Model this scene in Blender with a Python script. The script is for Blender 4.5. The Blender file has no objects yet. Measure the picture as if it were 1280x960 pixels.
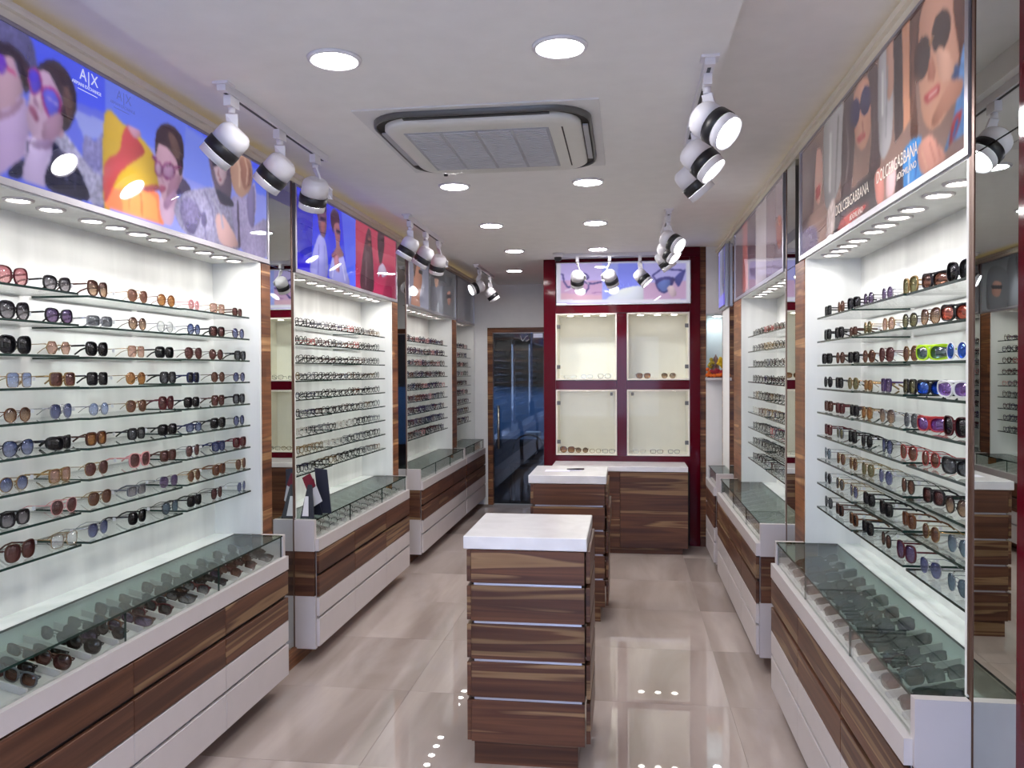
import bpy, bmesh, math, random
import numpy as np
from mathutils import Vector, Matrix
C = bpy.context.scene.collection
PI = math.pi
random.seed(7)

# ------------------------------------------------------------------ camera
cam = bpy.data.cameras.new('camera'); camo = bpy.data.objects.new('camera', cam); C.objects.link(camo)
cam.sensor_fit = 'HORIZONTAL'; cam.sensor_width = 36.0; cam.lens = 36.0 * 1020 / 1280
cam.clip_start = 0.05; cam.clip_end = 200
_f = Vector((-0.13780643, 0.99034307, -0.01516531)); _r = Vector((0.99045667, 0.13775543, -0.00436281)); _u = Vector((0.00223157, 0.0156218, 0.99987548))
camo.matrix_world = Matrix(((_r.x, _u.x, -_f.x, 0), (_r.y, _u.y, -_f.y, 0), (_r.z, _u.z, -_f.z, 1.636), (0, 0, 0, 1)))
bpy.context.scene.camera = camo

# ------------------------------------------------------------------ world, exposure
sc = bpy.context.scene
w = bpy.data.worlds.new('world'); sc.world = w; w.use_nodes = True
bg = w.node_tree.nodes['Background']; bg.inputs[0].default_value = (0.50, 0.62, 1.0, 1); bg.inputs[1].default_value = 5.5
vs = sc.view_settings; vs.view_transform = 'Standard'; vs.look = 'None'; vs.gamma = 1; vs.use_curve_mapping = False
vs.exposure = 0.6
DL_STRENGTH = 100      # ceiling downlights
NL_STRENGTH = 21      # small shelf downlights
SP_STRENGTH = 16       # track spotlights
COVE_STRENGTH = 0.5    # warm cove strips
BACKLIT = 0.43         # lit posters
BEAM = 13.0            # watts of a track spotlight's beam
cy = sc.cycles
cy.use_denoising = True; cy.max_bounces = 9; cy.transparent_max_bounces = 24; cy.diffuse_bounces = 4; cy.glossy_bounces = 5
cy.sample_clamp_indirect = 4.0; cy.caustics_reflective = False; cy.caustics_refractive = False

# ------------------------------------------------------------------ materials
def lin(c):
    return tuple(((v / 255) / 12.92 if v / 255 <= 0.04045 else ((v / 255 + 0.055) / 1.055) ** 2.4) for v in c)
MATS = {}
def mat(name, col, rough=0.5, metal=0.0, spec=0.5, coat=0.0):
    if name in MATS: return MATS[name]
    m = bpy.data.materials.new(name); m.use_nodes = True
    b = m.node_tree.nodes['Principled BSDF']
    c = lin(col)
    b.inputs['Base Color'].default_value = (*c, 1); b.inputs['Roughness'].default_value = rough
    b.inputs['Metallic'].default_value = metal; b.inputs['Specular IOR Level'].default_value = spec
    b.inputs['Coat Weight'].default_value = coat; b.inputs['Coat Roughness'].default_value = 0.03
    # a faint grain so that no surface is one flat value
    nt = m.node_tree; tc = nt.nodes.new('ShaderNodeTexCoord'); n = nt.nodes.new('ShaderNodeTexNoise')
    n.inputs['Scale'].default_value = 9; n.inputs['Detail'].default_value = 3
    mx = nt.nodes.new('ShaderNodeMixRGB'); mx.blend_type = 'MULTIPLY'; mx.inputs[0].default_value = 0.10
    mx.inputs[1].default_value = (*c, 1)
    nt.links.new(tc.outputs['Object'], n.inputs['Vector']); nt.links.new(n.outputs['Fac'], mx.inputs[2]); nt.links.new(mx.outputs[0], b.inputs['Base Color'])
    MATS[name] = m; return m
def emit(name, col, s):
    if name in MATS: return MATS[name]
    m = bpy.data.materials.new(name); m.use_nodes = True; nt = m.node_tree
    nt.nodes.remove(nt.nodes['Principled BSDF']); e = nt.nodes.new('ShaderNodeEmission')
    e.inputs[0].default_value = (*col, 1); e.inputs[1].default_value = s
    nt.links.new(e.outputs[0], nt.nodes['Material Output'].inputs[0]); MATS[name] = m; return m
def glass(name, tint, ior=1.45, gl=1.0, rough=0.0):
    if name in MATS: return MATS[name]
    m = bpy.data.materials.new(name); m.use_nodes = True; nt = m.node_tree; nt.nodes.remove(nt.nodes['Principled BSDF'])
    t = nt.nodes.new('ShaderNodeBsdfTransparent'); t.inputs[0].default_value = (*tint, 1)
    g = nt.nodes.new('ShaderNodeBsdfGlossy'); g.inputs['Roughness'].default_value = rough; g.inputs[0].default_value = (gl, gl, gl, 1)
    lw = nt.nodes.new('ShaderNodeLayerWeight'); lw.inputs[0].default_value = 0.5
    pw = nt.nodes.new('ShaderNodeMath'); pw.operation = 'POWER'; pw.inputs[1].default_value = 5.0; nt.links.new(lw.outputs['Facing'], pw.inputs[0])
    f0 = ((ior - 1) / (ior + 1)) ** 2
    fr = nt.nodes.new('ShaderNodeMath'); fr.operation = 'MULTIPLY_ADD'; fr.inputs[1].default_value = 1 - f0; fr.inputs[2].default_value = f0; nt.links.new(pw.outputs[0], fr.inputs[0])
    mx = nt.nodes.new('ShaderNodeMixShader')
    nt.links.new(fr.outputs[0], mx.inputs[0]); nt.links.new(t.outputs[0], mx.inputs[1]); nt.links.new(g.outputs[0], mx.inputs[2])
    nt.links.new(mx.outputs[0], nt.nodes['Material Output'].inputs[0]); MATS[name] = m; return m
def lens(name, top, bot, shine=0.06, gcol=(1, 1, 1)):
    """tinted spectacle lens: the tint runs from the top edge to the bottom edge, plus a sheen"""
    if name in MATS: return MATS[name]
    m = bpy.data.materials.new(name); m.use_nodes = True; nt = m.node_tree; nt.nodes.remove(nt.nodes['Principled BSDF'])
    tc = nt.nodes.new('ShaderNodeTexCoord'); sx = nt.nodes.new('ShaderNodeSeparateXYZ'); nt.links.new(tc.outputs['Object'], sx.inputs[0])
    mr = nt.nodes.new('ShaderNodeMapRange'); mr.inputs[1].default_value = 0.004; mr.inputs[2].default_value = 0.046; nt.links.new(sx.outputs[2], mr.inputs[0])
    mc = nt.nodes.new('ShaderNodeMixRGB'); mc.inputs[1].default_value = (*lin(bot), 1); mc.inputs[2].default_value = (*lin(top), 1); nt.links.new(mr.outputs[0], mc.inputs[0])
    t = nt.nodes.new('ShaderNodeBsdfTransparent'); gm = nt.nodes.new('ShaderNodeGamma'); gm.inputs[1].default_value = 0.5; nt.links.new(mc.outputs[0], gm.inputs[0]); nt.links.new(gm.outputs[0], t.inputs[0])
    d = nt.nodes.new('ShaderNodeBsdfDiffuse'); nt.links.new(mc.outputs[0], d.inputs[0])
    m1 = nt.nodes.new('ShaderNodeMixShader'); m1.inputs[0].default_value = 0.22; nt.links.new(t.outputs[0], m1.inputs[1]); nt.links.new(d.outputs[0], m1.inputs[2])
    g = nt.nodes.new('ShaderNodeBsdfGlossy'); g.inputs['Roughness'].default_value = 0.05; g.inputs[0].default_value = (*gcol, 1)
    m2 = nt.nodes.new('ShaderNodeMixShader'); m2.inputs[0].default_value = shine; nt.links.new(m1.outputs[0], m2.inputs[1]); nt.links.new(g.outputs[0], m2.inputs[2])
    nt.links.new(m2.outputs[0], nt.nodes['Material Output'].inputs[0]); MATS[name] = m; return m
def wood(name, dark=1.18, staves=True):
    if name in MATS: return MATS[name]
    m = bpy.data.materials.new(name); m.use_nodes = True; nt = m.node_tree; L = nt.links; N = nt.nodes.new
    b = nt.nodes['Principled BSDF']; b.inputs['Roughness'].default_value = 0.36; b.inputs['Specular IOR Level'].default_value = 0.22
    tc = N('ShaderNodeTexCoord'); oi = N('ShaderNodeObjectInfo'); sx = N('ShaderNodeSeparateXYZ'); L.new(tc.outputs['Object'], sx.inputs[0])
    h = N('ShaderNodeMath'); h.operation = 'ADD'; L.new(sx.outputs[0], h.inputs[0]); L.new(sx.outputs[1], h.inputs[1])
    ro = N('ShaderNodeMath'); ro.operation = 'MULTIPLY'; ro.inputs[1].default_value = 13.0; L.new(oi.outputs['Random'], ro.inputs[0])
    z2 = N('ShaderNodeMath'); z2.operation = 'MULTIPLY_ADD'; z2.inputs[1].default_value = 17.0 if staves else 13.5; L.new(sx.outputs[2], z2.inputs[0]); L.new(ro.outputs[0], z2.inputs[2])
    h2 = N('ShaderNodeMath'); h2.operation = 'MULTIPLY'; h2.inputs[1].default_value = 0.9 if staves else 0.55; L.new(h.outputs[0], h2.inputs[0])
    cb = N('ShaderNodeCombineXYZ'); L.new(h2.outputs[0], cb.inputs[0]); L.new(z2.outputs[0], cb.inputs[1]); L.new(ro.outputs[0], cb.inputs[2])
    n = N('ShaderNodeTexNoise'); n.inputs['Scale'].default_value = 1.0; n.inputs['Detail'].default_value = 2.5; n.inputs['Distortion'].default_value = 0.35; L.new(cb.outputs[0], n.inputs['Vector'])
    cr = N('ShaderNodeValToRGB'); e = cr.color_ramp.elements
    stops = [(0.22, (70, 46, 40)), (0.38, (84, 55, 44)), (0.47, (108, 72, 54)), (0.555, (86, 56, 45)), (0.59, (146, 116, 86)), (0.63, (138, 108, 80)), (0.66, (104, 70, 52)), (0.82, (74, 48, 40))] if not staves else [(0.24, (58, 34, 26)), (0.40, (92, 56, 38)), (0.50, (122, 80, 52)), (0.58, (96, 60, 40)), (0.66, (168, 128, 88)), (0.72, (132, 90, 60)), (0.85, (80, 50, 36))]
    e[0].position, e[0].color = stops[0][0], (*[v * dark for v in lin(stops[0][1])], 1); e[1].position, e[1].color = stops[-1][0], (*[v * dark for v in lin(stops[-1][1])], 1)
    for p, c in stops[1:-1]:
        q = e.new(p); q.color = (*[v * dark for v in lin(c)], 1)
    L.new(n.outputs['Fac'], cr.inputs[0])
    # blocks of the laminate (staves)
    fz = N('ShaderNodeMath'); fz.operation = 'MULTIPLY_ADD'; fz.inputs[1].default_value = 14.0; L.new(sx.outputs[2], fz.inputs[0]); L.new(ro.outputs[0], fz.inputs[2])
    fl = N('ShaderNodeMath'); fl.operation = 'FLOOR'; L.new(fz.outputs[0], fl.inputs[0])
    fh = N('ShaderNodeMath'); fh.operation = 'MULTIPLY_ADD'; fh.inputs[1].default_value = 1.7 if staves else 0.0; L.new(h.outputs[0], fh.inputs[0])
    f7 = N('ShaderNodeMath'); f7.operation = 'MULTIPLY'; f7.inputs[1].default_value = 0.37; L.new(fl.outputs[0], f7.inputs[0]); L.new(f7.outputs[0], fh.inputs[2])
    fh2 = N('ShaderNodeMath'); fh2.operation = 'FLOOR'; L.new(fh.outputs[0], fh2.inputs[0])
    cb2 = N('ShaderNodeCombineXYZ'); L.new(fl.outputs[0], cb2.inputs[0]); L.new(fh2.outputs[0], cb2.inputs[1])
    wn = N('ShaderNodeTexWhiteNoise'); wn.noise_dimensions = '2D'; L.new(cb2.outputs[0], wn.inputs['Vector'])
    mr = N('ShaderNodeMapRange'); mr.inputs[3].default_value = 0.68 if staves else 0.82; mr.inputs[4].default_value = 1.32 if staves else 1.16; L.new(wn.outputs['Value'], mr.inputs[0])
    # fine fibre
    cb3 = N('ShaderNodeCombineXYZ'); 
    h3 = N('ShaderNodeMath'); h3.operation = 'MULTIPLY'; h3.inputs[1].default_value = 6; L.new(h.outputs[0], h3.inputs[0])
    z3 = N('ShaderNodeMath'); z3.operation = 'MULTIPLY'; z3.inputs[1].default_value = 160; L.new(sx.outputs[2], z3.inputs[0])
    L.new(h3.outputs[0], cb3.inputs[0]); L.new(z3.outputs[0], cb3.inputs[1])
    nf = N('ShaderNodeTexNoise'); nf.inputs['Scale'].default_value = 1; nf.inputs['Detail'].default_value = 2; L.new(cb3.outputs[0], nf.inputs['Vector'])
    mf = N('ShaderNodeMapRange'); mf.inputs[3].default_value = 0.82; mf.inputs[4].default_value = 1.16; L.new(nf.outputs['Fac'], mf.inputs[0])
    mm = N('ShaderNodeMath'); mm.operation = 'MULTIPLY'; L.new(mr.outputs[0], mm.inputs[0]); L.new(mf.outputs[0], mm.inputs[1])
    vm = N('ShaderNodeVectorMath'); vm.operation = 'SCALE'; L.new(cr.outputs[0], vm.inputs[0]); L.new(mm.outputs[0], vm.inputs['Scale'])
    L.new(vm.outputs[0], b.inputs['Base Color']); MATS[name] = m; return m
def stone(name, base, vein, scale, stretch=(1, 1, 1), rough=0.1, amount=0.5, spec=0.5):
    if name in MATS: return MATS[name]
    m = bpy.data.materials.new(name); m.use_nodes = True; nt = m.node_tree; L = nt.links; N = nt.nodes.new
    b = nt.nodes['Principled BSDF']; b.inputs['Roughness'].default_value = rough; b.inputs['Specular IOR Level'].default_value = spec
    tc = N('ShaderNodeTexCoord'); oi = N('ShaderNodeObjectInfo'); mp = N('ShaderNodeMapping'); mp.inputs['Scale'].default_value = stretch; mp.inputs['Rotation'].default_value = (0, 0, 0.6)
    ad = N('ShaderNodeVectorMath'); ad.operation = 'ADD'; L.new(tc.outputs['Object'], ad.inputs[0])
    rs = N('ShaderNodeVectorMath'); rs.operation = 'SCALE'; rs.inputs[0].default_value = (11, 7, 3); L.new(oi.outputs['Random'], rs.inputs['Scale']); L.new(rs.outputs[0], ad.inputs[1])
    L.new(ad.outputs[0], mp.inputs[0])
    n = N('ShaderNodeTexNoise'); n.inputs['Scale'].default_value = scale; n.inputs['Detail'].default_value = 6; n.inputs['Distortion'].default_value = 0.8; L.new(mp.outputs[0], n.inputs['Vector'])
    cr = N('ShaderNodeValToRGB'); e = cr.color_ramp.elements; e[0].position = 0.32; e[0].color = (*lin(vein), 1); e[1].position = 0.32 + amount * 0.6; e[1].color = (*lin(base), 1)
    L.new(n.outputs['Fac'], cr.inputs[0]); L.new(cr.outputs[0], b.inputs['Base Color']); MATS[name] = m; return m
def print_mat(name, glow, wav=0.25):
    base = 0.32 if glow > .3 else 0.95
    m = bpy.data.materials.new(name); m.use_nodes = True; nt = m.node_tree; L = nt.links; N = nt.nodes.new
    b = nt.nodes['Principled BSDF']; a = N('ShaderNodeVertexColor'); a.layer_name = 'art'
    sc_ = N('ShaderNodeVectorMath'); sc_.operation = 'SCALE'; sc_.inputs['Scale'].default_value = base; L.new(a.outputs[0], sc_.inputs[0])
    L.new(sc_.outputs[0], b.inputs['Base Color']); L.new(a.outputs[0], b.inputs['Emission Color']); b.inputs['Emission Strength'].default_value = glow
    b.inputs['Roughness'].default_value = 0.02; b.inputs['Specular IOR Level'].default_value = 1.0
    tc = N('ShaderNodeTexCoord'); n = N('ShaderNodeTexNoise'); n.inputs['Scale'].default_value = 3.0; n.inputs['Detail'].default_value = 0; L.new(tc.outputs['Object'], n.inputs['Vector'])
    bu = N('ShaderNodeBump'); bu.inputs['Strength'].default_value = wav; bu.inputs['Distance'].default_value = 0.012; L.new(n.outputs['Fac'], bu.inputs['Height']); L.new(bu.outputs[0], b.inputs['Normal'])
    return m

WHITE = mat('white_laminate', (206, 198, 197), 0.30)
WALLP = mat('wall_paint', (246, 246, 244), 0.7)
CEIL = mat('ceiling_paint', (247, 246, 246), 0.75)
NICHE = stone('niche_laminate', (244, 244, 240), (216, 216, 212), 1.6, (3.0, 3.0, 0.45), 0.45, 0.8)
QUARTZ = stone('white_quartz', (240, 238, 240), (228, 226, 228), 8, (1, 1, 1), 0.18, 0.6)
MARBLE = stone('white_marble', (244, 246, 244), (206, 214, 210), 3.0, (1.6, 0.7, 1), 0.12, 0.35)
TILE = stone('floor_marble', (202, 188, 181), (160, 146, 139), 1.5, (1.9, 0.40, 1), 0.015, 0.70, 1.0)
GROUT = mat('grout', (150, 138, 130), 0.6)
WOODS = wood('walnut_stave'); WOOD = wood('walnut_board', 0.90, False)
BRONZE = mat('bronze_edge', (112, 82, 66), 0.35, 0.6)
ALU = mat('aluminium', (176, 172, 178), 0.3, 0.75)
CHROME = mat('brushed_steel', (190, 186, 178), 0.25, 1.0)
DARKGAP = mat('dark_recess', (34, 26, 26), 0.6)
CREAM = mat('cream_moulding', (240, 232, 214), 0.5)
RED = mat('red_lacquer', (84, 4, 21), 0.07, 0, 0.16, 0.0)
BLACK = mat('black_plastic', (22, 22, 28), 0.4)
SPOTW = mat('spot_white', (236, 234, 240), 0.4)
GREYG = mat('grille_grey', (176, 178, 186), 0.5)
GLASS = glass('clear_glass', (0.965, 0.985, 0.975), 1.35)
NICHEG = glass('niche_door_glass', (0.965, 0.985, 0.975), 1.16)
TOPG = glass('counter_glass', (0.80, 0.88, 0.85), 1.4, 0.6)
SHELFG = glass('shelf_glass', (0.972, 0.99, 0.982), 1.2)
DOORG = glass('tinted_door_glass', (0.34, 0.37, 0.42), 1.55)
EDGE = mat('glass_edge', (28, 52, 46), 0.2)
MIRROR = mat('mirror_silver', (206, 212, 206), 0.0, 1.0)
MIRROR.node_tree.nodes['Principled BSDF'].inputs['Roughness'].default_value = 0.0
LAMP = emit('lamp_disc', (1.0, 0.97, 0.95), DL_STRENGTH)
NLAMP = emit('shelf_lamp_disc', (1.0, 0.985, 0.94), NL_STRENGTH)
SLAMP = emit('spot_lamp_disc', (0.97, 0.97, 1.0), SP_STRENGTH)
COVE = emit('cove_strip', (1.0, 0.74, 0.34), COVE_STRENGTH)

# ------------------------------------------------------------------ mesh builder
class MB:
    def __init__(s): s.v = []; s.f = []; s.m = []; s.sm = []
    def quad(s, pts, mi=0, smooth=False):
        i = len(s.v); s.v += [tuple(p) for p in pts]; s.f.append(tuple(range(i, i + len(pts)))); s.m.append(mi); s.sm.append(smooth); return s
    def box(s, x0, x1, y0, y1, z0, z1, mi=0, faces=None):
        if x0 > x1: x0, x1 = x1, x0
        if y0 > y1: y0, y1 = y1, y0
        if z0 > z1: z0, z1 = z1, z0
        i = len(s.v); s.v += [(x0, y0, z0), (x1, y0, z0), (x1, y1, z0), (x0, y1, z0), (x0, y0, z1), (x1, y0, z1), (x1, y1, z1), (x0, y1, z1)]
        F = [('b', (0, 3, 2, 1)), ('t', (4, 5, 6, 7)), ('f', (0, 1, 5, 4)), ('r', (1, 2, 6, 5)), ('k', (2, 3, 7, 6)), ('l', (3, 0, 4, 7))]
        for k, q in F:
            s.f.append(tuple(i + a for a in q)); s.m.append(faces.get(k, mi) if faces else mi); s.sm.append(False)
        return s
    def bevbox(s, x0, x1, y0, y1, z0, z1, b=0.003, mi=0):
        """box with chamfered edges"""
        if x0 > x1: x0, x1 = x1, x0
        if y0 > y1: y0, y1 = y1, y0
        bm = bmesh.new(); bmesh.ops.create_cube(bm, size=1)
        for v in bm.verts: v.co = Vector(((x0 + x1) / 2 + v.co.x * (x1 - x0), (y0 + y1) / 2 + v.co.y * (y1 - y0), (z0 + z1) / 2 + v.co.z * (z1 - z0)))
        bmesh.ops.bevel(bm, geom=bm.edges[:], offset=b, segments=1, affect='EDGES')
        bm.verts.index_update(); i = len(s.v); s.v += [tuple(v.co) for v in bm.verts]
        for f in bm.faces: s.f.append(tuple(i + v.index for v in f.verts)); s.m.append(mi); s.sm.append(False)
        bm.free(); return s
    def lathe(s, p0, axis, prof, n=20, mi=0, smooth=True, caps=True, mis=None):
        """profile [(t, r)] along axis from p0"""
        a = Vector(axis).normalized(); p0 = Vector(p0)
        u = a.orthogonal().normalized(); v = a.cross(u); i = len(s.v)
        for t, r in prof:
            for k in range(n):
                q = p0 + a * t + (u * math.cos(2 * PI * k / n) + v * math.sin(2 * PI * k / n)) * r
                s.v.append(tuple(q))
        for j in range(len(prof) - 1):
            for k in range(n):
                s.f.append((i + j * n + k, i + j * n + (k + 1) % n, i + (j + 1) * n + (k + 1) % n, i + (j + 1) * n + k)); s.m.append(mis[j] if mis else mi); s.sm.append(smooth)
        if caps:
            s.f.append(tuple(i + k for k in reversed(range(n)))); s.m.append(mis[0] if mis else mi); s.sm.append(False)
            j = (len(prof) - 1) * n; s.f.append(tuple(i + j + k for k in range(n))); s.m.append(mis[-1] if mis else mi); s.sm.append(False)
        return s
    def tube(s, pts, r, n=6, mi=0, flat=None):
        """swept tube through pts; flat=(rx, rz) uses an oval section"""
        P = [Vector(p) for p in pts]; i = len(s.v)
        for k, p in enumerate(P):
            t = (P[min(k + 1, len(P) - 1)] - P[max(k - 1, 0)]).normalized()
            up = Vector((0, 0, 1)) if abs(t.z) < 0.95 else Vector((0, 1, 0))
            a = t.cross(up).normalized(); b = a.cross(t)
            ra, rb = flat if flat else (r, r)
            for q in range(n):
                an = 2 * PI * (q + 0.5) / n
                s.v.append(tuple(p + a * math.cos(an) * ra + b * math.sin(an) * rb))
        for k in range(len(P) - 1):
            for q in range(n):
                s.f.append((i + k * n + q, i + k * n + (q + 1) % n, i + (k + 1) * n + (q + 1) % n, i + (k + 1) * n + q)); s.m.append(mi); s.sm.append(n > 4)
        s.f.append(tuple(i + q for q in reversed(range(n)))); s.m.append(mi); s.sm.append(False)
        e = i + (len(P) - 1) * n; s.f.append(tuple(e + q for q in range(n))); s.m.append(mi); s.sm.append(False)
        return s
    def mesh(s, name, mats, off=(0, 0, 0)):
        me = bpy.data.meshes.new(name); o = Vector(off)
        me.from_pydata([tuple(Vector(v) - o) for v in s.v], [], s.f)
        for m in (mats if isinstance(mats, (list, tuple)) else [mats]): me.materials.append(m)
        me.polygons.foreach_set('material_index', s.m); me.polygons.foreach_set('use_smooth', s.sm); me.update(); return me
    def build(s, name, mats, parent=None, kind=None):
        if parent is not None: off = WL[parent.name]
        else:
            xs = [v[0] for v in s.v]; ys = [v[1] for v in s.v]; zs = [v[2] for v in s.v]
            off = ((min(xs) + max(xs)) / 2, (min(ys) + max(ys)) / 2, min(zs))
        o = bpy.data.objects.new(name, s.mesh(name, mats, off)); C.objects.link(o)
        if parent is not None: o.parent = parent; WL[o.name] = off
        else: o.location = off; WL[o.name] = off
        if kind: o['kind'] = kind
        return o
WL = {}
def bx(*a, **k): return MB().box(*a, **k)
def tag(o, label, cat, group=None, kind=None):
    o['label'] = label; o['category'] = cat
    if group: o['group'] = group
    if kind: o['kind'] = kind
    return o
def thing(name, label, cat, loc, group=None, rz=0):
    o = bpy.data.objects.new(name, None); C.objects.link(o); o.location = loc; o.rotation_euler = (0, 0, rz); o.empty_display_size = 0.05
    WL[o.name] = tuple(loc); tag(o, label, cat, group); return o
def struct(name, mb, mats, parent=None):
    o = mb.build(name, mats, parent); o['kind'] = 'structure'; return o
ORD = ['zeroth', 'first', 'second', 'third', 'fourth', 'fifth', 'sixth', 'seventh', 'eighth', 'ninth', 'tenth', 'eleventh', 'twelfth', 'thirteenth', 'fourteenth', 'fifteenth', 'sixteenth', 'seventeenth']
_txt = 0
def text(parent, s, size, org, right, up, mtl, name='lettering', spacing=1.0, depth=0.0008, align='LEFT', sx=1.0):
    cu = bpy.data.curves.new('lettering', 'FONT'); cu.body = s; cu.size = size; cu.extrude = depth; cu.space_character = spacing; cu.align_x = align; cu.resolution_u = 3
    t = bpy.data.objects.new('tmp_text', cu); C.objects.link(t); bpy.context.view_layer.update()
    me = bpy.data.meshes.new_from_object(t.evaluated_get(bpy.context.evaluated_depsgraph_get()))
    C.objects.unlink(t); bpy.data.objects.remove(t); bpy.data.curves.remove(cu)
    R_ = Vector(right).normalized(); U = Vector(up).normalized(); n = R_.cross(U); off = Vector(WL[parent.name])
    for v in me.vertices: v.co = Vector(org) + R_ * v.co.x * sx + U * v.co.y + n * v.co.z - off
    me.materials.clear(); me.materials.append(mtl)
    o = bpy.data.objects.new(name, me); C.objects.link(o); o.parent = parent; WL[o.name] = tuple(off); return o
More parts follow.
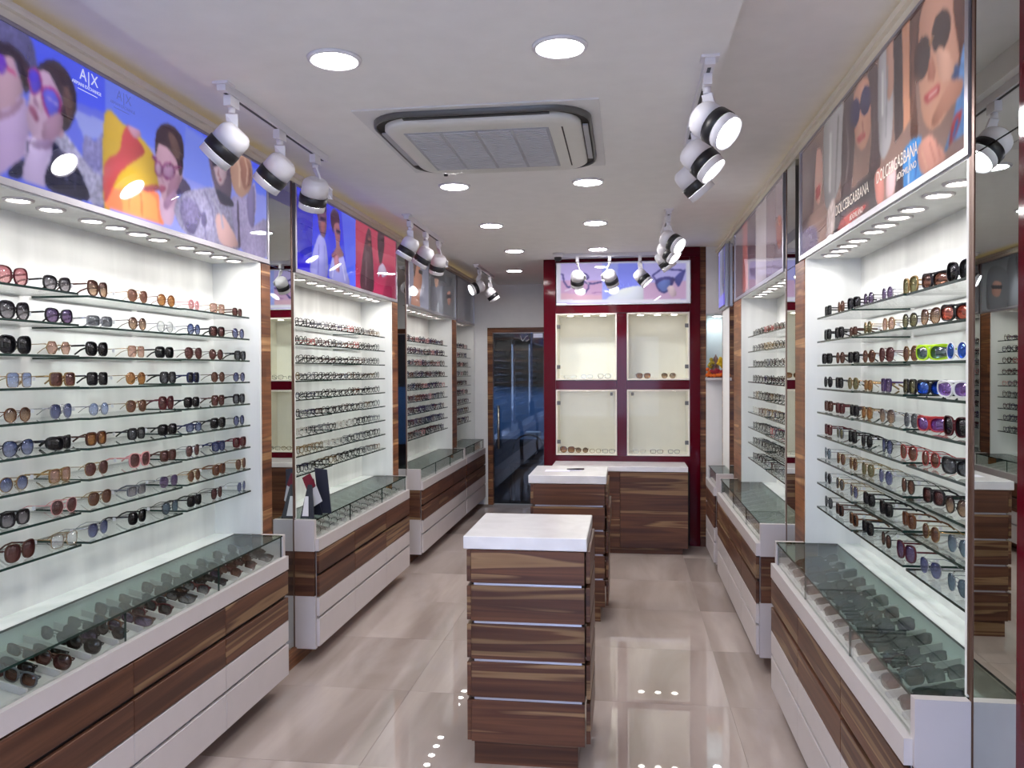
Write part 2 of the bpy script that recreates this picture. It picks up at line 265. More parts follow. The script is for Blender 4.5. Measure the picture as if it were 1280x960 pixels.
POSTER_ART = {
 'left_near': [
('p',(78,96,250),0,[2175,2719,2701,2713,2698,2566,2171,2522]),
('p',(100,112,232),0,[2171,2522,2698,2566,2691,2195,2165,2185]),
('p',(150,160,235),0,[2521,2525,2698,2535,2697,2474,2585,2442]),
('s',(92,90,140),0.25,[2175,2703,2208,2711,2260,2717,2305,2703,2342,2671,2360,2617,2367,2586,2292,2506,2170,2465]),
('s',(128,125,180),0.25,[2580,2441,2643,2451,2704,2487,2699,2228,2593,2251]),
('s',(160,158,190),0.35,[2434,2393,2476,2433,2540,2400,2618,2347,2689,2326,2692,2242,2593,2236,2528,2339]),
('s',(182,158,205),0,[2170,2433,2229,2433,2283,2483,2310,2485,2318,2421,2325,2356,2300,2309,2252,2267,2166,2223]),
('s',(186,152,175),0,[2173,2585,2249,2599,2277,2560,2295,2527,2300,2502,2278,2478,2255,2451,2220,2427,2170,2420]),
('s',(48,38,50),0,[2173,2617,2241,2628,2285,2622,2322,2596,2340,2562,2332,2529,2309,2505,2295,2530,2282,2559,2258,2594,2173,2580]),
('p',(190,80,140),0,[2221,2565,2271,2552,2270,2541,2221,2551]),
('s',(112,62,195),0,[2229,2571,2231,2557,2228,2544,2220,2534,2211,2529,2200,2530,2191,2537,2186,2548,2184,2561,2187,2574,2194,2584,2204,2589,2214,2588,2223,2582]),
('s',(190,172,215),0,[2317,2374,2384,2379,2432,2399,2425,2341,2399,2238,2286,2239,2298,2295]),
('s',(44,44,68),0,[2315,2366,2319,2334,2299,2292,2284,2237,2231,2236,2254,2267,2305,2309]),
('s',(42,42,66),0.25,[2430,2388,2475,2369,2539,2342,2577,2300,2599,2234,2395,2235,2423,2341]),
('s',(188,158,190),0,[2374,2598,2413,2609,2448,2573,2476,2533,2471,2467,2476,2440,2455,2418,2432,2398,2384,2378,2338,2378,2314,2420,2319,2482,2339,2549]),
('s',(210,180,205),0,[2339,2535,2377,2535,2381,2467,2348,2484,2329,2485]),
('s',(178,140,165),0,[2482,2432,2479,2424,2474,2418,2468,2414,2462,2413,2457,2415,2455,2420,2456,2427,2459,2435,2464,2441,2470,2445,2476,2446,2481,2444,2483,2439]),
('s',(52,42,52),0,[2367,2598,2379,2621,2419,2648,2465,2653,2514,2631,2541,2590,2545,2533,2514,2466,2479,2439,2465,2476,2478,2533,2450,2573,2410,2607]),
('s',(95,72,70),0,[2479,2583,2516,2582,2532,2529,2509,2478,2488,2515]),
('s',(165,60,130),0,[2317,2575,2340,2595,2369,2593,2385,2550,2360,2518,2335,2512,2319,2542]),
('s',(84,66,208),0,[2324,2574,2340,2590,2363,2587,2378,2548,2356,2523,2339,2520,2327,2545]),
('s',(160,55,125),0,[2375,2531,2399,2556,2443,2562,2473,2531,2467,2491,2427,2455,2396,2475]),
('s',(92,92,216),0,[2384,2529,2403,2549,2437,2554,2461,2528,2455,2494,2428,2464,2404,2483]),
('p',(150,140,225),0,[2402,2529,2455,2519,2453,2509,2401,2520]),
('s',(140,80,115),0,[2323,2471,2347,2469,2366,2442,2352,2431,2330,2450]),
('s',(150,115,150),0,[2348,2511,2362,2489,2365,2476,2348,2484]),
('p',(108,128,246),0,[2701,2714,4028,2652,4024,2479,2697,2517]),
('p',(142,150,236),0,[2697,2517,4025,2544,4019,2220,2691,2219]),
('p',(122,140,240),0,[3240,2677,3431,2660,3464,2464,3219,2462]),
('s',(205,168,62),0,[2698,2561,2805,2558,2896,2544,2961,2522,3011,2479,3036,2402,3021,2362,2788,2299,2691,2219]),
('p',(238,125,85),0,[2693,2301,2775,2312,2947,2359,3032,2352,3067,2230,2692,2234]),
('p',(245,150,90),0,[2788,2307,2947,2350,3017,2324,3030,2236,2799,2231]),
('s',(192,80,84),0,[2694,2383,2778,2449,2804,2525,2841,2565,2885,2533,2938,2500,2924,2472,2841,2418,2779,2366,2741,2312,2692,2249]),
('s',(205,152,175),0,[2830,2556,2876,2566,2916,2558,2902,2534,2869,2528]),
('s',(150,75,85),0,[2919,2351,3018,2382,3032,2364,2946,2340]),
('s',(202,168,195),0,[3043,2338,3167,2407,3159,2328,3129,2245,3059,2245]),
('s',(75,65,95),0,[3160,2397,3211,2453,3277,2417,3169,2375]),
('s',(152,147,178),0.25,[3146,2308,3218,2392,3355,2441,3502,2472,3660,2418,3728,2241,3459,2201,3231,2224]),
('s',(120,112,150),0.3,[3185,2333,3268,2385,3352,2330,3316,2252,3232,2246]),
('s',(162,152,192),0.15,[3640,2453,3790,2495,3887,2588,3898,2455,3860,2365,4018,2425,4014,2231,3720,2240]),
('s',(192,153,172),0,[3013,2504,3036,2551,3096,2576,3189,2559,3213,2478,3190,2420,3125,2345,3076,2326,3047,2355,3023,2416]),
('s',(62,46,52),0,[3019,2579,3049,2621,3090,2644,3162,2646,3213,2617,3221,2567,3213,2485,3190,2462,3166,2518,3098,2550,3039,2550,3016,2503]),
('s',(105,80,75),0,[3104,2612,3158,2610,3197,2561,3188,2515,3141,2546]),
('s',(125,58,108),0,[3158,2475,3157,2459,3147,2443,3128,2429,3105,2422,3082,2421,3064,2428,3055,2440,3056,2456,3066,2471,3084,2485,3107,2493,3130,2494,3148,2487]),
('s',(172,132,168),0,[3146,2471,3145,2458,3137,2445,3123,2435,3105,2429,3088,2429,3074,2434,3067,2444,3067,2457,3075,2469,3089,2480,3106,2486,3124,2486,3138,2481]),
('s',(125,58,108),0,[3063,2458,3064,2444,3058,2431,3048,2421,3035,2417,3022,2419,3011,2427,3005,2440,3005,2454,3010,2467,3020,2477,3033,2481,3046,2479,3057,2471]),
('s',(176,140,170),0,[3054,2456,3055,2444,3051,2434,3044,2426,3035,2423,3026,2426,3018,2432,3014,2442,3013,2454,3017,2464,3024,2471,3033,2474,3042,2472,3050,2466]),
('p',(125,58,108),0,[2989,2493,3023,2490,3020,2473,2991,2478]),
('p',(120,55,100),0,[3148,2486,3207,2504,3207,2494,3148,2474]),
('s',(152,80,105),0,[3037,2379,3070,2390,3089,2381,3050,2358]),
('s',(112,96,116),0,[3427,2654,3544,2667,3624,2645,3646,2543,3619,2439,3539,2412,3483,2477,3438,2569]),
('s',(196,170,182),0,[3467,2614,3568,2649,3598,2570,3545,2499,3494,2527]),
('p',(48,48,60),0,[3452,2602,3587,2630,3574,2592,3531,2587,3470,2566]),
('s',(60,60,80),0,[3492,2470,3620,2459,3660,2428,3559,2417]),
('s',(192,152,134),0,[3640,2669,3708,2708,3821,2706,3865,2635,3840,2547,3746,2484,3666,2508,3632,2579]),
('s',(165,120,105),0,[3728,2662,3827,2677,3848,2589,3769,2531]),
('s',(212,172,172),0,[3490,2338,3562,2362,3707,2248,3536,2232]),
('p',(80,70,95),0,[3694,2465,3711,2458,3728,2241,3707,2238]),
('s',(130,120,165),0,[3801,2497,3882,2566,3878,2378,3821,2378]),
('p',(150,112,145),0,[2347,2517,2341,2489,2347,2490,2353,2518]),
('p',(150,112,145),0,[2341,2488,2350,2480,2355,2483,2347,2491]),
('p',(150,112,145),0,[2352,2479,2362,2481,2364,2486,2353,2484]),
('s',(160,125,155),0,[2390,2443,2467,2494,2474,2440,2434,2396,2384,2378]),
('s',(150,125,165),0,[2322,2363,2429,2391,2409,2358,2345,2348]),
('s',(160,128,160),0,[2169,2411,2229,2426,2283,2480,2301,2476,2255,2421,2169,2376]),
('p',(82,62,64),0,[2401,2629,2448,2610,2453,2615,2406,2635]),
('p',(82,62,64),0,[2447,2610,2486,2563,2493,2568,2454,2614]),
('p',(76,58,60),0,[2437,2644,2488,2621,2493,2625,2441,2649]),
('p',(76,58,60),0,[2487,2621,2518,2567,2525,2571,2493,2625]),
('p',(78,60,62),0,[2257,2613,2297,2599,2301,2603,2260,2617]),
('p',(78,60,62),0,[2296,2599,2318,2564,2324,2568,2301,2603]),
('p',(96,98,128),0,[2456,2370,2481,2320,2488,2323,2463,2373]),
('p',(96,98,128),0,[2481,2320,2491,2265,2498,2267,2488,2322]),
('p',(88,90,120),0,[2513,2327,2534,2289,2542,2292,2521,2331]),
('p',(88,90,120),0,[2534,2290,2527,2252,2536,2253,2542,2291]),
('p',(110,60,195),0,[2208,2583,2226,2577,2222,2543,2200,2540]),
('p',(148,105,128),0,[3063,2442,3053,2407,3060,2408,3070,2443]),
('p',(148,105,128),0,[3055,2405,3072,2402,3077,2407,3059,2409]),
('s',(158,118,142),0,[3116,2421,3187,2463,3189,2419,3125,2345,3084,2329]),
('s',(168,132,165),0,[3068,2325,3160,2397,3150,2360,3090,2297]),
('p',(70,50,56),0,[3087,2470,3144,2490,3143,2494,3086,2475]),
('p',(210,120,75),0,[2834,2294,2830,2247,2839,2248,2843,2296]),
('p',(210,112,72),0,[2907,2325,2915,2239,2925,2241,2917,2327]),
('p',(112,105,140),0,[3297,2390,3382,2298,3392,2302,3306,2394]),
('p',(112,105,140),0,[3382,2299,3398,2210,3409,2212,3393,2302]),
('p',(175,172,200),0,[3457,2423,3531,2363,3545,2369,3470,2429]),
('p',(175,172,200),0,[3531,2364,3549,2300,3565,2304,3546,2368]),
('p',(116,110,146),0,[3386,2436,3458,2368,3466,2372,3394,2440]),
('p',(116,110,146),0,[3457,2369,3465,2295,3475,2297,3467,2371]),
('s',(98,92,128),0,[3361,2332,3397,2343,3405,2294,3369,2283]),
('s',(96,90,126),0.3,[3232,2272,3317,2279,3298,2231,3240,2239]),
('p',(150,108,115),0,[3519,2571,3511,2536,3519,2537,3527,2572]),
('p',(150,108,115),0,[3513,2534,3536,2535,3539,2539,3516,2538]),
('p',(150,85,100),0,[3511,2519,3553,2531,3538,2518]),
('p',(218,182,160),0,[3673,2676,3718,2618,3737,2625,3691,2683]),
('p',(218,182,160),0,[3718,2619,3712,2528,3731,2532,3737,2624]),
('p',(212,172,150),0,[3769,2692,3803,2629,3818,2634,3784,2697]),
('p',(212,172,150),0,[3803,2630,3788,2556,3804,2558,3819,2633]),
 ],
 'left_second': [
('p',(62,72,238),0,[4395,2688,5436,2742,5424,2202,4384,2189]),
('p',(58,58,190),0,[4394,2643,4665,2655,4619,2226,4385,2207]),
('p',(92,112,250),0,[5144,2712,5435,2726,5424,2224,5256,2217]),
('p',(52,46,222),0,[4387,2322,4633,2312,4618,2216,4385,2207]),
('s',(165,165,245),0,[4697,2415,4762,2473,4868,2432,4882,2228,4614,2223,4640,2331]),
('s',(120,85,110),0,[4740,2642,4806,2664,4872,2629,4872,2521,4828,2465,4763,2493,4739,2565]),
('s',(70,50,80),0,[4722,2648,4780,2698,4846,2687,4880,2640,4845,2623,4779,2640,4747,2585,4726,2591]),
('p',(45,40,70),0,[4773,2586,4868,2591,4862,2568,4772,2565]),
('s',(175,175,248),0,[4947,2315,5020,2405,5168,2405,5242,2311,5287,2220,4932,2228]),
('s',(165,110,120),0,[5001,2583,5097,2600,5122,2522,5109,2459,5183,2407,5019,2364,4963,2377,5050,2450]),
('s',(70,50,70),0,[4952,2634,5012,2678,5090,2660,5112,2603,5068,2605,5009,2575,5000,2523,4961,2576]),
('p',(45,40,70),0,[5046,2556,5129,2560,5122,2537,5052,2535]),
('s',(200,140,160),0,[5005,2362,5078,2388,5105,2294,5032,2295]),
('p',(196,78,104),0,[5436,2742,6472,2769,6465,2459,5429,2464]),
('p',(178,58,92),0,[5430,2475,6465,2472,6459,2214,5424,2202]),
('s',(92,66,76),0,[5613,2524,5688,2660,5762,2667,5796,2552,5831,2382,5808,2228,5536,2230,5557,2393]),
('s',(150,100,100),0,[5705,2606,5772,2611,5770,2559,5711,2550]),
('s',(80,58,70),0,[5934,2655,5995,2725,6089,2717,6103,2622,6072,2532,6009,2452,5950,2515]),
('s',(190,175,200),0,[5948,2420,6071,2466,6183,2400,6048,2360,6008,2391,5947,2348]),
('p',(150,50,80),0,[6173,2374,6464,2433,6459,2214,6044,2215]),
('p',(130,130,215),0,[4741,2412,4724,2229,4739,2230,4756,2415]),
('p',(140,140,225),0,[4834,2417,4829,2222,4843,2223,4847,2419]),
('s',(168,105,112),0,[4782,2554,4862,2558,4842,2511,4802,2490]),
('p',(110,66,80),0,[4828,2532,4863,2536,4865,2542,4831,2538]),
('p',(110,64,76),0,[5073,2492,5114,2496,5117,2501,5075,2497]),
('p',(205,205,255),0,[4987,2300,4965,2237,4982,2239,5003,2301]),
('p',(205,205,255),0,[5151,2340,5201,2242,5219,2245,5169,2344]),
('p',(45,35,45),0,[5690,2587,5786,2594,5778,2577,5697,2571]),
('p',(45,35,45),0,[5997,2647,6104,2656,6095,2635,6005,2628]),
('p',(122,92,104),0,[5655,2496,5632,2256,5653,2258,5677,2499]),
 ],
 'left_third': [
('p',(150,152,170),0,[6765,2791,7536,2783,7520,2140,6750,2171]),
('s',(190,140,120),0,[7023,2610,7163,2643,7230,2551,7286,2472,7190,2318,7187,2218,6891,2216,6964,2381]),
('s',(120,95,90),0,[6986,2633,7164,2679,7197,2626,7078,2575,7004,2468]),
('p',(112,115,120),0,[7536,2798,9010,2838,8992,2162,7520,2140]),
('s',(140,118,108),0,[7745,2645,7949,2702,7978,2484,7805,2405]),
('s',(150,110,105),0,[8303,2386,8497,2420,8533,2255,8299,2238]),
('s',(88,90,96),0,[7982,2643,8198,2653,8224,2217,7972,2216]),
('s',(84,84,90),0,[7646,2602,7779,2710,8020,2734,8037,2586,7976,2390,7767,2217,7585,2219]),
('s',(150,122,110),0,[7764,2616,7927,2660,7951,2513,7807,2467]),
('p',(50,50,56),0,[7736,2579,7968,2609,7953,2568,7749,2545]),
('s',(90,92,98),0,[8194,2507,8386,2625,8598,2616,8659,2451,8612,2209,8246,2202]),
('s',(156,118,108),0,[8328,2454,8499,2487,8528,2372,8378,2335]),
('p',(48,48,54),0,[8312,2433,8546,2458,8529,2423,8326,2402]),
('p',(54,52,58),0,[7161,2557,7300,2560,7287,2527,7161,2526]),
 ],
 'left_fourth': [
('p',(104,104,110),0,[8837,2851,11339,2961,11317,2204,8819,2170]),
('s',(70,70,78),0,[9281,2764,9572,2798,9608,2273,9268,2269]),
('s',(150,120,115),0,[9774,2745,9987,2788,10036,2576,9820,2537]),
('s',(130,128,140),0,[10207,2752,10619,2796,10666,2298,10194,2290]),
 ],
 'right_near': [
('p',(128,104,96),0,[4298,2840,2051,2662,2045,2100,4295,2174]),
('s',(152,148,148),0,[3665,2716,3395,2709,3313,2513,3478,2336,3663,2351]),
('s',(100,84,82),0,[4166,2721,3984,2724,3925,2379,4164,2318]),
('s',(170,130,118),0,[3871,2592,3739,2606,3703,2478,3763,2371,3859,2440]),
('s',(150,60,60),0,[3827,2446,3753,2454,3753,2406,3816,2401]),
('s',(88,72,74),0,[3926,2632,3817,2652,3848,2512,3869,2368,3948,2383]),
('s',(78,64,66),0,[3354,2674,3237,2688,3199,2583,3216,2445,3272,2293,3392,2296]),
('s',(82,68,70),0,[3059,2657,2931,2668,2870,2482,2913,2292,3023,2298,2986,2480]),
('s',(184,136,118),0,[3218,2661,3042,2670,2999,2522,3024,2453,3108,2432,3198,2502]),
('s',(62,58,92),0,[3138,2573,3152,2555,3175,2544,3204,2543,3232,2553,3254,2570,3265,2593,3262,2615,3247,2634,3222,2644,3193,2644,3166,2634,3146,2616,3135,2595]),
('s',(62,58,92),0,[3006,2574,3020,2556,3042,2546,3070,2545,3097,2554,3118,2572,3129,2594,3127,2617,3112,2635,3088,2645,3061,2645,3034,2635,3014,2617,3004,2595]),
('s',(165,85,85),0,[3169,2493,3085,2489,3071,2466,3147,2469]),
('s',(162,158,160),0,[2916,2672,2786,2676,2758,2526,2784,2367,2898,2362]),
('s',(180,140,124),0,[2828,2693,2765,2694,2753,2550,2818,2520]),
('p',(70,60,62),0,[2759,2683,2681,2694,2663,2376,2743,2356]),
('p',(186,134,108),0,[2676,2701,2602,2711,2585,2394,2663,2367]),
('s',(96,68,60),0,[2607,2696,2515,2752,2471,2638,2514,2578,2558,2482,2538,2332,2594,2331]),
('s',(100,66,56),0,[2303,2681,2110,2654,2138,2403,2203,2366,2255,2405,2274,2526]),
('s',(196,146,124),0,[2548,2623,2450,2706,2303,2674,2274,2554,2220,2392,2211,2348,2309,2323,2405,2301,2490,2349,2531,2473]),
('s',(74,62,62),0,[2302,2525,2319,2507,2345,2498,2374,2500,2402,2513,2423,2534,2431,2559,2425,2583,2407,2601,2380,2609,2350,2606,2323,2592,2304,2571,2297,2548]),
('s',(74,62,62),0,[2443,2507,2458,2486,2483,2475,2512,2474,2540,2485,2561,2506,2570,2533,2565,2559,2548,2580,2522,2591,2493,2590,2466,2578,2447,2557,2439,2532]),
('p',(160,120,90),0,[2453,2554,2412,2568,2408,2558,2449,2543]),
('s',(165,112,96),0,[2448,2510,2407,2467,2411,2439,2459,2459]),
('s',(168,84,84),0,[2486,2418,2427,2421,2376,2415,2374,2392,2431,2386,2477,2396]),
('p',(215,190,180),0,[2456,2407,2390,2404,2388,2399,2447,2398]),
('s',(70,84,120),0,[2300,2429,2220,2413,2203,2379,2273,2390]),
('s',(92,128,176),0.2,[2221,2448,2163,2453,2169,2252,2289,2231,2345,2217,2272,2297]),
('s',(150,60,66),0,[2272,2290,2219,2295,2254,2249,2308,2229]),
('s',(64,128,190),0.15,[2672,2303,2511,2308,2488,2192,2602,2177,2676,2185]),
('s',(196,140,124),0,[2538,2283,2447,2297,2385,2257,2326,2204,2425,2192,2510,2205]),
('p',(66,52,54),0,[2729,2300,2667,2301,2666,2191,2742,2199]),
('s',(205,170,170),0,[2825,2271,2742,2304,2742,2208,2824,2199]),
('p',(72,66,68),0,[3478,2314,2928,2323,2868,2226,2927,2183,3521,2187]),
('s',(182,120,110),0,[2959,2303,2874,2301,2853,2205,2927,2202]),
('s',(160,80,76),0,[3392,2231,3196,2236,3023,2221,3196,2195,3434,2184]),
('s',(180,165,160),0.3,[3614,2306,3500,2340,3499,2217,3614,2214]),
('s',(110,100,120),0.3,[4228,2302,3869,2293,3815,2198,4228,2193]),
('p',(122,88,76),0,[2572,2666,2590,2575,2574,2569,2556,2658]),
('p',(122,88,76),0,[2590,2575,2585,2459,2568,2454,2574,2569]),
('p',(122,88,76),0,[2585,2459,2603,2383,2586,2378,2568,2453]),
('p',(76,54,50),0,[2539,2668,2557,2579,2543,2573,2526,2661]),
('p',(76,54,50),0,[2557,2578,2542,2477,2528,2472,2543,2573]),
('p',(128,88,72),0,[2179,2636,2195,2520,2181,2514,2166,2629]),
('p',(128,88,72),0,[2195,2520,2207,2401,2193,2396,2181,2514]),
('p',(76,50,46),0,[2211,2624,2227,2520,2216,2515,2200,2618]),
('p',(76,50,46),0,[2227,2520,2244,2415,2232,2410,2216,2515]),
('s',(212,164,142),0,[2387,2520,2310,2476,2273,2411,2347,2409,2387,2460]),
('s',(170,122,104),0,[2300,2392,2217,2370,2237,2335,2346,2320,2405,2308,2426,2337]),
('p',(160,108,92),0,[2438,2513,2409,2464,2397,2461,2426,2509]),
('p',(160,108,92),0,[2409,2465,2425,2447,2413,2442,2397,2460]),
('p',(160,108,92),0,[2418,2446,2447,2458,2449,2454,2420,2443]),
('p',(196,150,128),0,[2516,2273,2468,2209,2458,2208,2506,2271]),
('p',(166,110,98),0,[2447,2274,2405,2209,2396,2208,2437,2272]),
('p',(166,110,98),0,[2400,2267,2365,2210,2356,2209,2390,2265]),
('p',(106,92,92),0,[3325,2622,3300,2467,3277,2461,3301,2615]),
('p',(106,92,92),0,[3300,2468,3347,2330,3323,2324,3277,2461]),
('p',(108,92,92),0,[2997,2625,2964,2464,2945,2458,2977,2619]),
('p',(108,92,92),0,[2964,2464,2994,2330,2975,2325,2945,2458]),
('p',(150,106,92),0,[3114,2537,3097,2483,3080,2478,3097,2533]),
('p',(150,106,92),0,[3094,2484,3126,2483,3113,2476,3082,2477]),
('p',(196,192,190),0,[2881,2631,2880,2485,2860,2479,2861,2624]),
('p',(140,136,140),0,[2826,2629,2842,2401,2827,2397,2812,2624]),
('p',(120,160,205),0,[2209,2430,2197,2274,2187,2271,2199,2426]),
('p',(60,96,150),0,[2252,2285,2287,2245,2273,2240,2238,2279]),
('p',(180,190,205),0,[2609,2303,2623,2198,2611,2196,2597,2299]),
('p',(40,90,150),0,[2552,2271,2563,2201,2549,2198,2538,2267]),
('p',(182,178,176),0,[3579,2632,3596,2384,3559,2376,3542,2621]),
('p',(128,122,124),0,[3450,2661,3500,2363,3474,2357,3424,2653]),
 ],
 'right_second': [  # broad print bands with the poster's reflections painted into their colour
('p',(132,120,128),0,[6619,2833,4482,2714,4479,2162,6620,2188]),
('p',(178,168,170),0,[5531,2701,5129,2706,5128,2177,5531,2175]),
('p',(150,134,140),0,[5098,2700,4553,2704,4551,2161,5097,2174]),
('p',(190,120,120),0,[6135,2719,5919,2716,5878,2210,6135,2197]),
('p',(110,92,102),0,[5878,2721,5568,2697,5567,2167,5878,2185]),
('s',(170,110,100),0,[4809,2479,4652,2479,4641,2334,4755,2332]),
 ],
 'right_third': [
('p',(120,118,240),0,[7578,2822,6812,2784,6814,2162,7581,2143]),
('p',(118,122,150),0,[7339,2692,6995,2685,6996,2293,7340,2280]),
 ],
 'back': [
('p',(205,190,250),0,[-645,2699,-217,2689,-218,2278,-647,2285]),
('p',(208,168,208),0,[-610,2497,-217,2490,-218,2302,-611,2308]),
('p',(222,180,200),0,[-611,2379,-218,2349,-218,2302,-611,2308]),
('p',(70,66,130),0,[-603,2549,-586,2551,-587,2565,-605,2563]),
('p',(70,66,130),0,[-594,2557,-582,2484,-568,2486,-580,2559]),
('p',(70,66,130),0,[-581,2481,-546,2427,-534,2435,-569,2489]),
('p',(70,66,130),0,[-538,2424,-509,2429,-511,2443,-541,2438]),
('p',(66,62,125),0,[-406,2557,-359,2539,-354,2552,-401,2570]),
('p',(66,62,125),0,[-363,2542,-348,2512,-335,2519,-350,2548]),
('p',(66,62,125),0,[-344,2522,-400,2500,-395,2487,-339,2509]),
('p',(66,62,125),0,[-464,2493,-411,2484,-408,2498,-461,2507]),
('p',(66,62,125),0,[-412,2484,-348,2456,-342,2469,-407,2497]),
('p',(66,62,125),0,[-345,2456,-292,2455,-292,2469,-345,2470]),
('p',(66,62,125),0,[-291,2455,-218,2471,-221,2485,-294,2469]),
('p',(66,62,125),0,[-470,2458,-462,2411,-448,2413,-456,2460]),
('p',(66,62,125),0,[-460,2407,-427,2371,-417,2380,-449,2416]),
('p',(66,62,125),0,[-421,2369,-380,2370,-381,2384,-422,2383]),
('p',(66,62,125),0,[-375,2372,-340,2411,-350,2420,-386,2382]),
('p',(66,62,125),0,[-338,2415,-334,2458,-348,2460,-352,2416]),
('p',(232,230,250),0,[-568,2392,-508,2414,-512,2423,-571,2400]),
('p',(232,230,250),0,[-507,2415,-483,2438,-490,2445,-513,2422]),
('p',(150,110,160),0,[-309,2367,-268,2375,-270,2383,-311,2375]),
('p',(150,110,160),0,[-269,2375,-220,2373,-220,2381,-269,2383]),
('p',(140,150,255),0,[-217,2689,168,2680,167,2272,-218,2278]),
('p',(168,178,255),0,[-217,2689,-58,2685,-106,2276,-218,2278]),
('s',(235,240,255),0,[-176,2277,-105,2370,-1,2415,167,2424,167,2272]),
('p',(190,186,250),0,[168,2680,563,2671,562,2266,167,2272]),
('p',(214,178,215),0,[167,2459,562,2474,562,2301,167,2307]),
('p',(74,72,140),0,[293,2484,254,2529,244,2520,283,2475]),
('p',(74,72,140),0,[253,2519,338,2580,330,2591,245,2530]),
('p',(74,72,140),0,[334,2579,528,2563,529,2577,335,2593]),
('s',(84,86,160),0,[454,2500,549,2579,537,2509,500,2429,477,2429]),
('s',(78,76,140),0,[277,2477,346,2511,448,2504,443,2453,403,2384,351,2360,299,2398]),
('s',(112,130,200),0,[297,2450,357,2484,414,2477,403,2408,351,2376,309,2407]),
('s',(225,200,210),0,[385,2408,437,2430,471,2348,425,2326]),
('p',(236,236,250),0,[-647,2315,596,2300,596,2265,-647,2285]),
('p',(226,226,240),0,[-645,2699,-607,2698,-609,2284,-647,2285]),
('p',(226,226,240),0,[560,2671,599,2670,598,2265,560,2266]),
('p',(220,220,240),0,[-645,2699,599,2670,599,2633,-645,2661]),
 ],
}
# ------------------------------------------------------------------ the room
XW = {-1: -1.84, 1: 0.85}          # face of each long wall
ZO = {-1: 0.0, 1: -0.03}           # the right-hand cabinets hang a little lower
def X(s, d): return XW[s] - s * d   # d metres out from the wall (negative: into the niche)
Y0, YD, YR = -2.0, 9.9, 7.75        # shop front, door wall, red display wall
fl = struct('floor', bx(-2.3, 1.4, -2.2, 13.2, -0.08, -0.002), GROUT)
random.seed(3)
xs = [-2.3, -1.9, -1.1, -0.3, 0.5, 1.3]; ys = [-2.35 + 0.8 * k for k in range(16)]
for i in range(len(xs) - 1):
    for j in range(len(ys) - 1):
        y1 = min(ys[j + 1], 9.9)
        bx(xs[i] + .0008, xs[i + 1] - .0008, ys[j] + .0008, y1 - .0008, -0.012, random.uniform(-0.0002, 0.0002)).build('floor_tile', TILE, fl)
struct('ceiling', bx(-2.3, 1.4, -2.2, 13.2, 2.79, 2.9), CEIL)
struct('ceiling', bx(-1.545, 0.337, -2.0, YD, 2.70, 2.7895), CEIL)
struct('wall_left', bx(-2.3, -2.112, -2.2, 13.2, -0.08, 2.9), WALLP)
struct('wall_left', bx(-2.11, -1.842, -2.0, 1.52, 0, 2.70), WALLP)
struct('wall_right', bx(1.135, 1.4, -2.2, 13.2, -0.08, 2.9), WALLP)
struct('wall_right', bx(0.852, 1.13, -2.0, 1.62, 0, 2.70), WALLP)
# between the last right-hand display and the back wall
struct('wall_right', bx(0.856, 1.13, 6.94, 7.44, 0.0, 2.70), WALLP)
# crown mouldings with a stepped profile, warm strips lying behind their lip
for s, nm in ((-1, 'trim_1'), (1, 'trim_2')):
    m = MB(); m.box(X(s, -0.27), X(s, 0.006), -2.0, YD - .005, 2.702, 2.728); m.box(X(s, -0.27), X(s, 0.022), -2.0, YD - .005, 2.7285, 2.742)
    m.box(X(s, 0.010), X(s, 0.022), -2.0, YD - .005, 2.7425, 2.752)
    t = struct(nm, m, CREAM)
    o = bx(X(s, -0.045), X(s, -0.03), 0.2, YD - .05, 2.744, 2.750).build('light_strip', COVE, t)
struct('baseboard_left', bx(X(-1, -0.2), X(-1, 0.012), -2.0, YD - .005, 0.0005, 0.098), WOODS)
struct('baseboard_right', bx(X(1, -0.2), X(1, 0.012), -2.0, 7.44, 0.0005, 0.098), WOODS)
# shop front behind the camera: daylight comes through its glass
struct('wall_front', bx(-2.11, -1.45, -2.1, -2.0, 0, 2.79), WALLP); struct('wall_front', bx(0.75, 1.13, -2.1, -2.0, 0, 2.79), WALLP); struct('wall_front', bx(-1.45, 0.75, -2.1, -2.0, 2.42, 2.79), WALLP)
wn = struct('window_1', MB().box(-1.45, -1.40, -2.08, -2.02, 0, 2.42).box(0.70, 0.75, -2.08, -2.02, 0, 2.42).box(-0.38, -0.34, -2.08, -2.02, 0, 2.37).box(-1.40, 0.70, -2.08, -2.02, 2.37, 2.42), ALU)
for a, b in ((-1.398, -0.382), (-0.338, 0.698)): bx(a, b, -2.056, -2.044, 0.01, 2.368).build('glass_pane', GLASS, wn)
struct('ground', bx(-12, 12, -16, -2.2, -0.16, -0.08), mat('pavement', (150, 148, 146), 0.8))
# far wall with the door, and the office behind its glass
struct('wall_back', bx(-2.11, -1.68, YD, YD + 0.1, 0, 2.79), WALLP); struct('wall_back', bx(-1.68, -0.60, YD, YD + 0.1, 2.175, 2.79), WALLP); struct('wall_back', bx(-0.60, 1.13, YD, YD + 0.1, 0, 2.79), WALLP)
dr = struct('door_1', MB().box(-1.678, -1.615, YD - .015, YD + .09, 0, 2.115).box(-0.66, -0.602, YD - .015, YD + .09, 0, 2.115).box(-1.678, -0.602, YD - .015, YD + .09, 2.116, 2.174), WOODS)
MB().box(-1.61, -0.665, YD + .03, YD + .042, 0.012, 2.105).build('glass_pane', DOORG, dr)
hd = MB().lathe((-1.54, YD - .035, 0.69), (0, 0, 1), [(0, .016), (.53, .016)], 14).build('handle', CHROME, dr)
for z in (0.80, 1.11): MB().lathe((-1.54, YD - .05, z), (0, 1, 0), [(0.005, .008), (.078, .008)], 10).build('handle_bracket', CHROME, hd)
MB().box(-1.115, -1.0, YD + .022, YD + .05, 2.05, 2.10).build('patch_fitting', ALU, dr)
